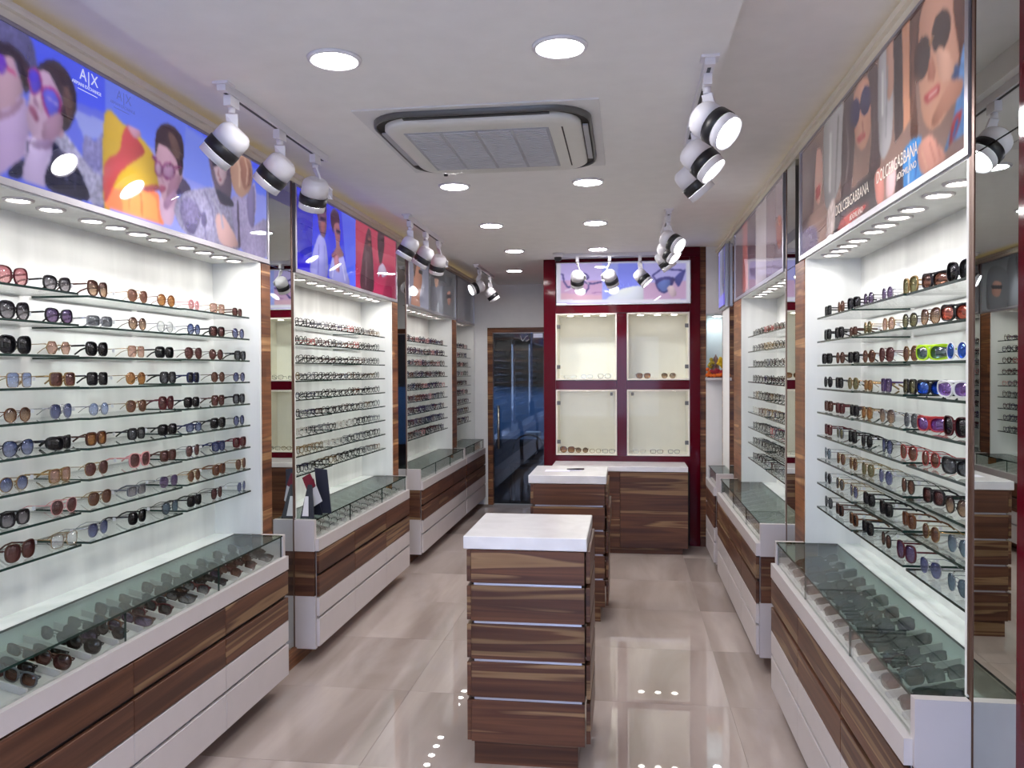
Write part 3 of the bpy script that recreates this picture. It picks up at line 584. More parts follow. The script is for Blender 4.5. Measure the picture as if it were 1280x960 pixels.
etch = mat('etched_mark', (222, 220, 222), 0.5)
MB().tube([(-1.275, YD + .026, 2.075), (-1.262, YD + .026, 2.03), (-1.245, YD + .026, 2.012), (-1.225, YD + .026, 2.035), (-1.205, YD + .026, 2.065), (-1.185, YD + .026, 2.072)], .006, 5).tube([(-1.205, YD + .026, 2.005), (-1.185, YD + .026, 2.018), (-1.165, YD + .026, 2.03)], .008, 5).build('door_emblem', etch, dr)
# office: brown shelves above, blue panel below imitating reflected daylight, dark boarded floor
struct('wall_back', bx(-2.11, 1.13, 12.6, 12.7, 0, 2.79), mat('office_brown', (92, 76, 66), 0.6))
struct('trim_3', bx(-2.11, 1.13, 12.52, 12.598, 0.50, 1.40), mat('office_blue_panel', (120, 160, 205), 0.35))
struct('floor', bx(-2.11, 1.13, 10.0, 12.6, 0.0, 0.012), mat('office_dark_floor', (52, 48, 50), 0.25))
t = thing('wall_shelf_rack', 'dark brown slatted shelves on the office wall behind the glass door', 'shelves', (-1.2, 12.5, 1.45))
for z in (1.45, 1.62, 1.79, 1.96, 2.13): bx(-2.0, -0.4, 12.42, 12.595, z, z + .03).build('shelf_board', WOODS, t)
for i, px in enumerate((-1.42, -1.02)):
    o = bx(px - .012, px + .012, 12.38, 12.40, 1.42, 2.30).build('light_tube', emit('blue_tube', (.45, .55, 1.0), 0.22))  # glowing strips added to imitate bluish reflections on the door glass
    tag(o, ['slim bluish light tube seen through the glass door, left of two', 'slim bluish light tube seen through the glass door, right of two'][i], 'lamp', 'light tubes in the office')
ol = bpy.data.lights.new('office_lamp', 'AREA'); ol.energy = 46; ol.size = 0.6; ol.color = (0.62, 0.78, 1.0)  # unseen fill light added to brighten the blue panel
oo = bpy.data.objects.new('office_lamp', ol); C.objects.link(oo); oo.location = (-1.2, 11.6, 2.7)

# ------------------------------------------------------------------ mirrors
def mirror(s, y0, y1, label, z0=0.10, z1=2.70):
    t = thing('wall_mirror', label, 'mirror', (X(s, -0.01), (y0 + y1) / 2, z0), 'mirror strips between the displays')
    zs = 2.195 + ZO[s]
    bx(X(s, -0.02), X(s, 0), y0 + .001, y1 - .001, z0, zs - .002).build('mirror_panel', MIRROR, t)
    bx(X(s, -0.02), X(s, 0), y0 + .001, y1 - .001, zs + .002, z1).build('mirror_panel', MIRROR, t)
    m = MB()
    for ya, yb in ((y1, y1 + .018),):
        m.box(X(s, -0.02), X(s, 0.002), ya + .001, yb - .001, z0, z1)
    m.build('edge_strip', BRONZE, t)
    return t
mirror(-1, 4.06, 4.331, 'tall mirror strip on the left wall between the nearest and second displays')
mirror(-1, 6.46, 6.706, 'tall mirror strip on the left wall between the second and third displays')
mirror(1, 4.285, 4.501, 'tall mirror strip on the right wall between the two eyewear displays')
mirror(1, 6.63, 6.90, 'narrow mirror strip on the right wall near the flower alcove')
m_ = mirror(1, 1.915, 2.146, 'tall mirror at the right edge reflecting the wooden drawer island')
o = MB().box(0.838, 1.13, 1.63, 1.894, 0, 2.70).build('red_pillar', RED); tag(o, 'glossy dark red pillar at the far right edge beside the tall mirror', 'pillar')

# ------------------------------------------------------------------ display units
SH_Z = [1.914, 1.806, 1.698, 1.592, 1.483, 1.376, 1.267, 1.157, 1.046]     # shelf tops on the left; the right is lower
def shelf_z(s, k): return SH_Z[k] + (-0.034 if s > 0 else 0)
def display(s, y0, y1, post, panes, lights, label, art, glow, posterlabel, py0, py1):
    """niche y0..y1 with a wooden post y1..y1+post; panes = shelf pane spans; lights = lamp positions along y"""
    zt = 2.195 + ZO[s]
    t = thing('wall_display', label, 'display unit', (X(s, -0.12), (y0 + y1) / 2, 0.815))
    bx(X(s, -0.268), X(s, -0.25), y0 - .018, y1 + .018, 0.70, zt).build('back_panel', NICHE, t)
    bx(X(s, -0.25), X(s, 0), y1, y1 + .018, 0.8125, zt - .001).build('side_panel', NICHE, t)
    bx(X(s, -0.25), X(s, 0), y0 - .018, y0, 0.8125, zt - .001).build('side_panel', NICHE, t)
    bx(X(s, -0.25), X(s, -.001), y0, y1, zt - .001, zt + .017).build('top_panel', NICHE, t)
    if post: bx(X(s, -0.06), X(s, 0.004), y1 + .0185, y1 + post, 0.10, zt).build('post', WOODS, t)
    bx(X(s, -0.02), X(s, 0.002), y0 - .0185 - .012, y0 - .0185, 0.822, zt).build('edge_strip', BRONZE, t)
    for y in lights:
        d = MB().lathe((X(s, -0.085), y, zt - .001), (0, 0, -1), [(0, .047), (.006, .045), (.008, .040), (.006, .034), (.002, .033)], 18).build('downlight', WHITE, t)
        MB().lathe((X(s, -0.085), y, zt - .0032), (0, 0, -1), [(0, .0325), (.0012, .0320)], 16).build('lamp_disc', NLAMP, d)
    for k in range(9):
        z = shelf_z(s, k)
        for j, (a, b) in enumerate(panes):
            dz = 0.0 if j % 2 else -0.003
            m = MB(); fr = {'l': 1, 'r': 1, 'f': 1, 'k': 1}
            m.box(X(s, -0.245), X(s, -0.027), a, b, z - .008 + dz, z + dz, 0, fr)
            g = m.build('glass_shelf', [SHELFG, EDGE], t)
    # poster box over the niche; unlit posters get a faint added glow
    pz0, pz1 = zt + .005, 2.70
    p = thing('poster_box', posterlabel, 'poster', (X(s, -0.1), (py0 + py1) / 2, pz0))
    m = MB(); fw = 0.022
    m.box(X(s, -0.1), X(s, 0.008), py0, py1, pz0, pz0 + fw).box(X(s, -0.1), X(s, 0.008), py0, py1, pz1 - .012, pz1 - .0005)
    m.box(X(s, -0.1), X(s, 0.008), py0, py0 + fw, pz0 + fw, pz1 - .012).box(X(s, -0.1), X(s, 0.008), py1 - fw, py1, pz0 + fw, pz1 - .012)
    m.build('frame', ALU, p)
    panel(p, art, s, py0 + fw, py1 - fw, pz0 + fw, pz1 - .012, X(s, 0.002), glow)
    return t, p
def spline(pts, n=5):
    out = []; N = len(pts)
    for i in range(N):
        p0, p1, p2, p3 = pts[i - 1], pts[i], pts[(i + 1) % N], pts[(i + 2) % N]
        for k in range(n):
            t = k / n
            out.append(tuple(0.5 * (2 * p1[a] + (p2[a] - p0[a]) * t + (2 * p0[a] - 5 * p1[a] + 4 * p2[a] - p3[a]) * t * t + (3 * p1[a] - p0[a] - 3 * p2[a] + p3[a]) * t ** 3) for a in (0, 1)))
    return out
def paint(art, U, Z):
    rng = np.random.RandomState(5)
    img = np.zeros(U.shape + (3,)); img[...] = POSTER_ART[art][0][1]
    for kind, col, nz, flat in POSTER_ART[art]:
        pts = [(flat[i] / 1000, flat[i + 1] / 1000) for i in range(0, len(flat), 2)]
        if kind == 's': pts = spline(pts)
        us = [p[0] for p in pts]; zs = [p[1] for p in pts]
        box = (U >= min(us)) & (U <= max(us)) & (Z >= min(zs)) & (Z <= max(zs))
        if not box.any(): continue
        u = U[box]; z = Z[box]; ins = np.zeros(u.shape, bool)
        for (xa, za), (xb, zb) in zip(pts, pts[1:] + pts[:1]):
            if za == zb: continue
            c = ((za > z) != (zb > z)) & (u < (xb - xa) * (z - za) / (zb - za) + xa); ins ^= c
        v = np.zeros(u.shape + (3,)); v[...] = col
        # soft modelling of each printed shape, hair strands in the dark ones
        du = (u - min(us)) / max(1e-6, max(us) - min(us)) - .5; dz_ = (z - min(zs)) / max(1e-6, max(zs) - min(zs)) - .5
        if kind == 's':
            v *= (1.02 - .30 * du[:, None] ** 2 * 2 + .16 * dz_[:, None] - .12 * du[:, None])
            if sum(col) < 260: v *= 1 + .22 * np.sin((u * 260 + z * 90))[:, None] * (rng.rand(len(u), 1) * .5 + .5)
        if nz: v *= (1 + nz * 1.6 * (rng.rand(len(u), 1) - .5))
        sub = img[box]; sub[ins] = v[ins]; img[box] = sub
    # soft print: two light blurs
    for _ in range(2):
        p = np.pad(img, ((1, 1), (1, 1), (0, 0)), 'edge'); img = (p[1:-1, 1:-1] * 2 + p[:-2, 1:-1] + p[2:, 1:-1] + p[1:-1, :-2] + p[1:-1, 2:]) / 6
    img = np.clip(img / 255, 0, 1)
    return np.where(img <= .04045, img / 12.92, ((img + .055) / 1.055) ** 2.4)
def panel(parent, art, s, u0, u1, z0, z1, plane, glow, axis='X', res=0.006, wav=0.25):
    nu, nz = int((u1 - u0) / res) + 1, int((z1 - z0) / res) + 1
    us = np.linspace(u0, u1, nu); zs = np.linspace(z0, z1, nz); U, Z = np.meshgrid(us, zs, indexing='ij')
    col = paint(art, U, Z).reshape(-1, 3); off = WL[parent.name]; n = nu * nz
    co = np.zeros((n, 3))
    if axis == 'X': co[:, 0] = plane; co[:, 1] = U.ravel(); co[:, 2] = Z.ravel()
    else: co[:, 0] = U.ravel(); co[:, 1] = plane; co[:, 2] = Z.ravel()
    co -= np.array(off)
    i, j = np.meshgrid(np.arange(nu - 1), np.arange(nz - 1), indexing='ij'); a = (i * nz + j).ravel()
    F = np.stack([a, a + nz, a + nz + 1, a + 1], 1)
    if axis == 'X' and s > 0: F = F[:, ::-1]
    me = bpy.data.meshes.new('print'); me.from_pydata(co.tolist(), [], F.tolist())
    at = me.color_attributes.new('art', 'FLOAT_COLOR', 'POINT'); at.data.foreach_set('color', np.concatenate([col, np.ones((n, 1))], 1).astype(np.float32).ravel())
    me.polygons.foreach_set('use_smooth', [True] * len(F)); me.materials.append(print_mat('print_' + art, glow, wav)); me.update()
    o = bpy.data.objects.new('print', me); C.objects.link(o); o.parent = parent; WL[o.name] = off; return o
def thirds(a, b, n, gap=0.03):
    L_ = (b - a - gap * (n - 1)) / n; return [(a + i * (L_ + gap), a + i * (L_ + gap) + L_) for i in range(n)]
display(-1, 1.56, 3.93, 0.122, [(1.60, 1.97), (1.99, 2.585), (2.634, 3.238), (3.27, 3.875)], [1.78, 1.95, 2.2, 2.38, 2.53, 2.743, 2.882, 3.03, 3.17, 3.39, 3.54, 3.685, 3.83],
        'white backlit niche of nine glass shelves, nearest on the left wall', 'left_near', BACKLIT, 'lit blue eyewear poster of models above the nearest left display', 1.56, 4.04)
display(-1, 4.38, 6.29, 0.165, [(4.42, 5.03), (5.05, 5.62), (5.64, 6.20)], [4.5, 4.66, 4.85, 5.0, 5.18, 5.33, 5.52, 5.68, 5.84, 6.0, 6.15],
        'white niche of nine shelves of spectacles, second on the left wall', 'left_second', BACKLIT, 'lit blue and red eyewear poster above the second left display', 4.38, 6.44)
display(-1, 6.755, 8.55, 0.22, [(6.80, 7.64), (7.66, 8.47)], [6.9, 7.1, 7.3, 7.5, 7.7, 7.9, 8.1, 8.3],
        'white niche of nine shelves of spectacles, third on the left wall', 'left_third', 0.16, 'grey unlit portrait poster above the third left display', 6.79, 8.78)
display(-1, 8.82, 9.86, 0, [(8.86, 9.78)], [8.95, 9.15, 9.35, 9.55],
        'white niche of shelves beside the glass door, last on the left wall', 'left_fourth', 0.14, 'dark grey poster beside the door, last above the left displays', 8.82, 9.86)
display(1, 2.195, 4.04, 0.22, [(2.225, 2.72), (2.75, 3.32), (3.35, 3.93)], [2.28, 2.46, 2.62, 2.84, 2.98, 3.13, 3.27, 3.48, 3.62, 3.76, 3.9],
        'white backlit niche of nine glass shelves, nearest on the right wall', 'right_near', 0.2, 'brown poster of women in dark sunglasses above the nearest right display', 2.17, 4.16)
display(1, 4.55, 6.21, 0.40, [(4.60, 5.33), (5.36, 6.08)], [4.7, 4.88, 5.06, 5.24, 5.42, 5.6, 5.78, 5.96],
        'white niche of nine shelves of spectacles, second on the right wall', 'right_second', 0.16, 'pale unlit poster above the second right display', 4.565, 6.58)
# ------------------------------------------------------------------ lettering on the posters
def find(lbl): return next(o for o in bpy.data.objects if o.get('label') == lbl)
INKW = emit('print_white', (0.62, 0.66, 0.98), 0.62); INKB = emit('print_navy', (0.10, 0.12, 0.40), 0.8); INKP = mat('print_pale', (214, 200, 186), 0.4); INKV = emit('print_violet', (0.22, 0.26, 0.75), 0.8)
pa = find('lit blue eyewear poster of models above the nearest left display'); xl = X(-1, 0.0035)
for org, size, ink in (((xl, 2.562, 2.640), 0.055, INKW), ((xl, 2.765, 2.638), 0.050, INKB)):
    text(pa, 'A|X', size, org, (0, 1, 0), (0, 0, 1), ink, spacing=1.15, depth=.0003)
text(pa, 'ARMANI EXCHANGE', 0.0165, (xl, 2.523, 2.616), (0, 1, 0), (0, 0, 1), INKW, depth=.0003)
text(pa, 'ARMANI EXCHANGE', 0.0160, (xl, 2.728, 2.614), (0, 1, 0), (0, 0, 1), INKB, depth=.0003)
bx(xl, xl + .0004, 2.552, 2.655, 2.6035, 2.606).build('lettering', INKW, pa); bx(xl, xl + .0004, 2.748, 2.84, 2.602, 2.6045).build('lettering', INKB, pa)
pb = find('brown poster of women in dark sunglasses above the nearest right display'); xr = X(1, 0.0035)
text(pb, 'DOLCE&GABBANA', 0.058, (xr, 3.475, 2.262), (0, -1, 0), (0, 0, 1), INKP, depth=.0003, sx=0.92)
text(pb, '#DGMILANO', 0.030, (xr, 3.265, 2.205), (0, -1, 0), (0, 0, 1), INKP, depth=.0003)
text(pb, 'DOLCE&GABBANA', 0.058, (xr, 2.93, 2.268), (0, -1, 0), (0, 0, 1), INKP, depth=.0003, sx=0.80)
text(pb, '#DGMILANO', 0.030, (xr, 2.72, 2.232), (0, -1, 0), (0, 0, 1), INKP, depth=.0003)
# small lit poster by the alcove
t = thing('poster_box', 'small blue-lit poster near the flower alcove on the right wall', 'poster', (X(1, 0), 7.2, 2.17))
MB().box(X(1, -0.004), X(1, 0.03), 6.96, 7.43, 2.172, 2.69).build('frame', ALU, t)
panel(t, 'right_third', 1, 6.98, 7.41, 2.19, 2.675, X(1, 0.0315), BACKLIT)
# ------------------------------------------------------------------ glass-topped counters along the walls
def tray_z(dc, d): return .686 + (dc - .045 - d) / (dc + .105) * .056
def counter(s, y0, y1, joints, dc, label, ncomp, tray=True):
    """body from y0 to y1, front face dc out from the wall, drawer columns split at joints"""
    t = thing('glass_counter', label, 'counter', (X(s, dc / 2), (y0 + y1) / 2, 0.10), 'glass-topped counters')
    cols = [y0 + .006] + joints + [y1 - .004]
    bx(X(s, -0.06), X(s, dc - .022), y0 + .02, y1 - .02, 0.100, 0.640).build('carcass', WHITE, t)
    # dark recess behind the drawer gaps
    bx(X(s, dc - .0215), X(s, dc - .018), y0 + .02, y1 - .02, 0.104, 0.636).build('handle_recess', DARKGAP, t)
    for a, b in zip(cols, cols[1:]):
        for nm, z0, z1, mt in (('wood_drawer', .512, .628, WOOD), ('wood_drawer', .380, .494, WOOD), ('white_drawer', .272, .375, WHITE), ('white_drawer', .101, .256, WHITE)):
            MB().bevbox(X(s, dc - .017), X(s, dc), a + .0015, b - .0015, z0, z1, .0015).build(nm, mt, t)
        bx(X(s, dc - .017), X(s, dc - .0145), a + .0015, b - .0015, .2565, .2715).build('pull_profile', ALU, t)
    # end panels: white, wood, white
    for ya, yb in ((y0 - .012, y0 + .019), (y1 - .019, y1 + .006)):
        din = .003
        bx(X(s, din), X(s, dc - .02), ya, yb, 0.637, 0.812).build('end_panel', WHITE, t)
        bx(X(s, din), X(s, dc - .024), ya + .004, yb, 0.385, 0.6365).build('end_panel', WOOD, t)
        bx(X(s, din), X(s, dc - .018), ya + .002, yb, 0.09, 0.3845).build('end_panel', WHITE, t)
    # white front rail and the tray
    m = MB().box(X(s, dc - .021), X(s, dc + .001), y0 + .004, y1 - .002, 0.637, 0.705).box(X(s, dc - .045), X(s, dc - .021), y0 + .02, y1 - .02, 0.672, 0.700)
    m.build('front_rail', WHITE, t)
    def wedge(ya, yb, h0, h1):                       # slab following the slope of the tray
        m = MB(); P = []
        for y in (ya, yb):
            for d, h in ((dc - .046, h0), (-.1495, h0), (-.1495, h1), (dc - .046, h1)): P.append((X(s, d), y, tray_z(dc, d) + h))
        for q in ((0, 1, 2, 3), (7, 6, 5, 4), (0, 4, 5, 1), (1, 5, 6, 2), (2, 6, 7, 3), (3, 7, 4, 0)): m.quad([P[i] for i in q])
        return m
    tr = wedge(y0 + .02, y1 - .02, -.010, 0).build('tray', WHITE, t)
    n = ncomp; L_ = (y1 - y0 - .04) / n
    for k in range(1, n):
        y = y0 + .02 + k * L_
        wedge(y - .003, y + .003, .0005, .024).build('divider', WHITE, tr)
    # marble ledge at the back
    MB().box(X(s, -0.249), X(s, -0.146), y0 + .008, y1 - .006, 0.794, 0.812).box(X(s, -0.158), X(s, -0.1505), y0 + .02, y1 - .02, 0.672, 0.794).build('marble_ledge', MARBLE, t)
    # glass: top pane and front panes with their edge posts
    MB().box(X(s, -0.1445), X(s, dc - .022), y0 + .020, y1 - .020, 0.804, 0.812, 0, {'l': 1, 'r': 1, 'f': 1, 'k': 1}).build('glass_top', [TOPG, EDGE], t)
    gl = [y0 + .021] + joints + [y1 - .021]
    for a, b in zip(gl, gl[1:]):
        MB().box(X(s, dc - .034), X(s, dc - .027), a + .001, b - .001, 0.7005, 0.8035, 0, {'f': 1, 'k': 1}).build('front_glass', [GLASS, EDGE], t)
    return t
CT = [
    (-1, 1.56, 3.94, [1.95, 2.62, 3.28], .14, 'glass-topped display counter with wood and white drawers, nearest on the left', 16),
    (-1, 4.35, 6.29, [4.97, 5.65], .14, 'glass-topped display counter, second on the left, holding a folded booklet stand', 13),
    (-1, 6.72, 8.62, [7.32, 7.95], .14, 'glass-topped display counter, third on the left', 12),
    (-1, 8.65, 9.84, [9.24], .14, 'glass-topped display counter beside the glass door', 8),
    (1, 2.16, 4.07, [2.78, 3.45], .155, 'glass-topped display counter, nearest on the right', 13),
    (1, 4.52, 6.40, [5.1, 5.7], .155, 'glass-topped display counter, second on the right', 12),
    (1, 6.66, 7.30, [], .155, 'short glass-topped counter beside the flower alcove', 4)]
for c in CT: counter(*c)
for s, y0, y1, l in ((-1, 1.0, 1.5, 0),): pass

# ------------------------------------------------------------------ drawer islands
def island(x0, x1, y0, y1, label, opened):
    t = thing('drawer_island', label, 'island', ((x0 + x1) / 2, (y0 + y1) / 2, 0), 'drawer islands in the aisle')
    MB().bevbox(x0 - .013, x1 + .010, y0 - .004, y1 + .006, .9035, .957, .003).build('worktop', QUARTZ, t)
    bx(x0 + .02, x1 - .022, y0 + .02, y1 - .02, .098, .903).build('carcass', DARKGAP, t)
    bx(x0 + .026, x1 - .03, y0 + .024, y1 - .024, .0005, .0975).build('plinth', WOOD, t)
    zs = [.903, .752, .593, .435, .276, .103]
    for k in range(5):
        za, zb = zs[k + 1] + (.012 if k < 4 else 0), zs[k]
        zb -= .003 if k == 0 else 0
        MB().bevbox(x0 + .018, x1, y0, y0 + .0195, za, zb, .0012).build('front_panel', WOOD, t)
        MB().bevbox(x0 + .0, x1, y1 - .0195, y1, za, zb, .0012).build('back_panel', WOOD, t)
        MB().bevbox(x0, x0 + .0175, y0 + .001, y1 - .02, za + .004, zb - .002, .0012).build('drawer_front', WOOD, t)
        ox = opened.get(k, 0.004)
        MB().bevbox(x1 - .0215 + ox + .0225, x1 + ox + .018, y0 + .021, y1 - .021, za + .004, zb - .002, .0012).build('drawer_front', WOOD, t)
        if k < 4: MB().box(x0 + .03, x1 - .012, y0 + .004, y0 + .0195, zs[k + 1] + .0015, zs[k + 1] + .0105).build('groove_profile', ALU, t)
    return t
island(-0.654, -0.167, 3.31, 3.855, 'wooden drawer island with white stone top in front, nearest the camera', {})
island(-0.620, -0.135, 5.31, 5.85, 'wooden drawer island with white top behind the first, papers on it', {0: .002, 1: .016, 2: .004})
# papers and a pen on the far island
o = MB().box(-0.545, -0.375, 5.50, 5.615, 0.9575, 0.9583).build('paper_sheet', mat('paper', (226, 224, 240), .7)); tag(o, 'white sheets of paper lying on the far island top', 'paper')
o = MB().box(-0.385, -0.30, 5.565, 5.66, 0.9575, 0.9595).build('paper_pad', mat('paper_b', (214, 212, 232), .7)); tag(o, 'small pale paper pad under the black pen on the far island', 'paper')
pn = thing('pen', 'black pen lying on the paper pad on the far island', 'pen', (-0.345, 5.60, 0.966), 'pens')
MB().lathe((-0.40, 5.592, 0.9655), (1, .12, 0), [(0, .004), (.085, .006)], 10).build('barrel', BLACK, pn)
MB().lathe((-0.3155, 5.602, 0.9655), (1, .12, 0), [(0, .0061), (.03, .0055), (.034, .003)], 10).build('cap', mat('pen_cap', (60, 40, 46), .4), pn)

# ------------------------------------------------------------------ red display wall at the back
t = thing('red_display_cabinet', 'glossy dark red back wall cabinet with four lit white niches', 'cabinet', (-0.05, 7.9, 0))
RW0, RW1 = -0.772, 0.688
pieces = [(-.772, -.658, 0, 2.699), (.592, .688, 0, 2.699), (-.080, .012, .84, 2.18), (-.657, .591, 2.186, 2.262), (-.657, -.081, 1.464, 1.549), (.013, .591, 1.464, 1.549), (-.657, .591, .70, .838), (-.657, .591, 2.666, 2.699), (.34, .688, 2.7, 2.788)]
for a, b, c, d in pieces: bx(a + .0005, b - .0005, 7.752, 7.77, c + .0005, d - .0005).build('red_panel', RED, t)
bx(-.772, .688, 7.771, 7.80, 0, 0.835).build('backing', DARKGAP, t)
bx(-.772, -.76, 7.771, 9.89, 0, 2.699).build('side_panel', RED, t); bx(.676, .688, 7.771, 8.10, 0, 2.699).build('side_panel', RED, t)
NB = [(-.656, -.082, 1.553, 2.183, 'l'), (.014, .590, 1.552, 2.183, 'r'), (-.656, -.082, .842, 1.461, 'l'), (.014, .590, .842, 1.461, 'r')]
RLAMP = emit('niche_lamp', (1.0, 0.95, 0.86), 8)
HINGE = mat('hinge_grey', (104, 102, 100), .4, .3)
BOXW = mat('niche_cream', (244, 238, 226), 0.5)
for a, b, c, d, side in NB:
    m = MB(); fw = .012
    m.box(a, b, 8.06, 8.072, c, d).box(a, a + fw, 7.745, 8.06, c, d).box(b - fw, b, 7.745, 8.06, c, d).box(a + fw, b - fw, 7.745, 8.06, c, c + fw).box(a + fw, b - fw, 7.745, 8.06, d - fw, d)
    q = m.build('niche_box', BOXW, t)
    for k in range(3):
        x = a + .13 + k * (b - a - .26) / 2
        MB().lathe((x, 7.90, d - fw - .0003), (0, 0, -1), [(0, .030), (.003, .028)], 14).build('lamp_disc', RLAMP, q)
    bx(a + fw + .004, b - fw - .004, 7.752, 7.758, c + fw + .003, d - fw - .003).build('glass_door', NICHEG, t)
    hx = a + .026 if side == 'l' else b - .026
    for z in (d - .125, c + .125): bx(hx - .016, hx + .016, 7.743, 7.7605, z - .018, z + .018).build('hinge', HINGE, t)
    lx = b - .05 if side == 'l' else a + .05
    if c < 1: bx(lx - .012, lx + .012, 7.744, 7.7605, d - .055, d - .025).build('lock', HINGE, t)
p = thing('poster_box', 'lit poster of eyeglasses and sunglasses across the top of the red wall', 'poster', (-0.03, 7.73, 2.262))
MB().box(-.648, .600, 7.737, 7.751, 2.263, 2.664).build('frame', mat('frame_white', (226, 226, 232), .4), p)
panel(p, 'back', 1, -.640, .592, 2.271, 2.656, 7.7355, BACKLIT * .8, 'Y', wav=0.1)
text(p, 'R', .055, (-.205, 7.7345, 2.425), (1, 0, 0), (0, 0, 1), INKV, depth=.0003); text(p, 'G A', .055, (-.05, 7.7345, 2.425), (1, 0, 0), (0, 0, 1), INKV, depth=.0003)
# bench in front of it
t = thing('back_counter', 'low wood-fronted counter with white top under the red display wall', 'counter', (-0.04, 7.54, 0))
MB().bevbox(-.66, .545, 7.33, 7.75, .741, .785, .002).build('worktop', QUARTZ, t)
bx(-.64, .538, 7.36, 7.748, .06, .74).build('carcass', DARKGAP, t)
MB().bevbox(-.66, -.052, 7.338, 7.358, .06, .738, .0012).build('door_panel', WOOD, t); MB().bevbox(-.049, .545, 7.338, 7.358, .06, .738, .0012).build('door_panel', WOOD, t)
bx(-.64, .50, 7.375, 7.748, .0005, .0595).build('plinth', WOOD, t)
# right of the red wall: wood strip, white wall and the alcove
struct('trim_4', bx(.690, .742, 7.772, 7.80, 0.0, 2.788), WOODS)
struct('baseboard_back', bx(.69, .846, 7.74, 7.771, 0.0005, .09), WOOD)
struct('wall_back', bx(.742, 1.13, 7.775, 7.80, 0, 1.545), WALLP); struct('wall_back', bx(.742, 1.13, 7.775, 7.80, 2.168, 2.788), WALLP)
struct('wall_back', MB().box(.742, 1.13, 8.06, 8.08, 1.545, 2.168).box(.742, .75, 7.801, 8.06, 1.57, 2.168).box(.75, 1.13, 7.801, 8.06, 2.15, 2.168), mat('alcove_white', (232, 240, 240), .5))
o = MB().bevbox(.735, 1.0, 7.70, 8.055, 1.546, 1.572, .002).build('alcove_shelf', WHITE); tag(o, 'small white shelf in the alcove carrying the garlanded statue', 'shelf')
MB().lathe((.86, 7.93, 2.149), (0, 0, -1), [(0, .035), (.003, .033)], 14).build('lamp_disc', emit('alcove_lamp', (.86, .95, 1.0), 40), o)
# wood upright on the side wall beside it
o = MB().box(X(1, -.28), X(1, -.03), 7.45, 7.69, 0.0, 2.70).build('wood_post', WOODS); tag(o, 'wooden stave post in the corner beside the flower alcove', 'post')
# ------------------------------------------------------------------ garlanded statue
g = thing('garlanded_statue', 'small seated statue heaped with yellow and orange flower garlands', 'statue', (.835, 7.84, 1.572))
stn = mat('statue_stone', (150, 118, 108), .5); 
m = MB(); m.lathe((.835, 7.86, 1.5725), (0, 0, 1), [(0, .05), (.03, .055), (.07, .042), (.11, .034), (.13, .02)], 14); m.build('body', stn, g)
m = MB(); m.lathe((.84, 7.855, 1.685), (0, 0, 1), [(0, .016), (.02, .026), (.04, .024), (.055, .026), (.07, .02), (.09, .008), (.105, .003)], 12); m.build('crowned_head', stn, g)
m = MB(); m.tube([(.835, 7.832, 1.70), (.833, 7.815, 1.685), (.829, 7.805, 1.66), (.835, 7.80, 1.635)], .008, 8); m.build('trunk', stn, g)
m = MB(); m.lathe((.835, 7.84, 1.5725), (0, 0, 1), [(0, .075), (.022, .078), (.04, .05), (.045, .04)], 16); m.build('red_cloth', mat('maroon_cloth', (120, 20, 40), .7), g)
fm = [mat('marigold_yellow', (226, 186, 30), .7), mat('marigold_orange', (226, 110, 30), .7), mat('flower_crimson', (150, 24, 40), .7), mat('flower_olive', (160, 140, 40), .7)]
random.seed(11)
def flower(x, y, z, r, mt):
    m = MB()
    for k in range(2):
        m.lathe((x, y, z), (random.uniform(-.5, .5), -1, random.uniform(-.2, .6)), [(-r * .5, r * .3), (-r * .3, r * .9), (0, r), (r * .3, r * .75), (r * .5, r * .3)], 7, smooth=False)
    m.build('flower', mt, g)
FL = {0: [(.03, .155), (.05, .14), (.062, .165), (.042, .118), (.058, .10), (.02, .13), (.074, .125), (.04, .175), (.066, .145)], 3: [(-.04, .15), (-.052, .13), (-.045, .168), (-.062, .115), (-.03, .135), (-.05, .10)],
      2: [(0, .07), (.022, .062), (-.022, .052), (.042, .05), (.064, .062), (-.045, .06), (.002, .045), (.08, .07)], 1: [(-.082, .022), (-.066, .045), (.03, .022), (.05, .03), (.084, .025), (-.05, .02), (-.02, .018), (.008, .02), (.066, .018), (-.078, .075)]}
for ci, L_ in FL.items():                                 # garlands heaped over both shoulders and round the base
    for dx, dz in L_: flower(.835 + dx, 7.775 - .25 * max(0, .06 - dz) + random.uniform(-.006, .006), 1.5735 + dz, .0185, fm[ci])
# ------------------------------------------------------------------ chair seen through the glass door
ch = thing('arch_back_chair', 'dark round-backed chair seen through the tinted glass door', 'chair', (-1.27, 10.55, 0.012))
dk = mat('chair_black', (18, 18, 22), .35)
arc = [(-1.27 + .21 * math.cos(a), 10.72, .60 + .20 * math.sin(a)) for a in [PI * k / 12 for k in range(13)]]
MB().tube([(-1.06, 10.67, .45)] + arc + [(-1.48, 10.67, .45)], .014, 8).build('back_arch', dk, ch)
m = MB(); m.lathe((-1.27, 10.70, .60), (0, 1, 0), [(0, .115), (.012, .12), (.024, .11)], 18); m.build('back_pad', dk, ch)
MB().bevbox(-1.49, -1.05, 10.29, 10.71, .42, .47, .015).build('seat', dk, ch)
for lx, ly in ((-1.46, 10.32), (-1.08, 10.32), (-1.46, 10.68), (-1.08, 10.68)): MB().lathe((lx, ly, .012), (0, 0, 1), [(0, .012), (.41, .016)], 8).build('leg', dk, ch)
ds = thing('office_desk', 'low dark desk with white papers seen through the glass door', 'desk', (-1.3, 11.5, .012))
bx(-1.95, -.7, 11.2, 11.75, .67, .70).build('tabletop', mat('desk_top', (92, 110, 130), .4), ds)
bx(-1.93, -.72, 11.5, 11.52, .25, .6695).build('front_board', mat('desk_front', (84, 96, 112), .4), ds)
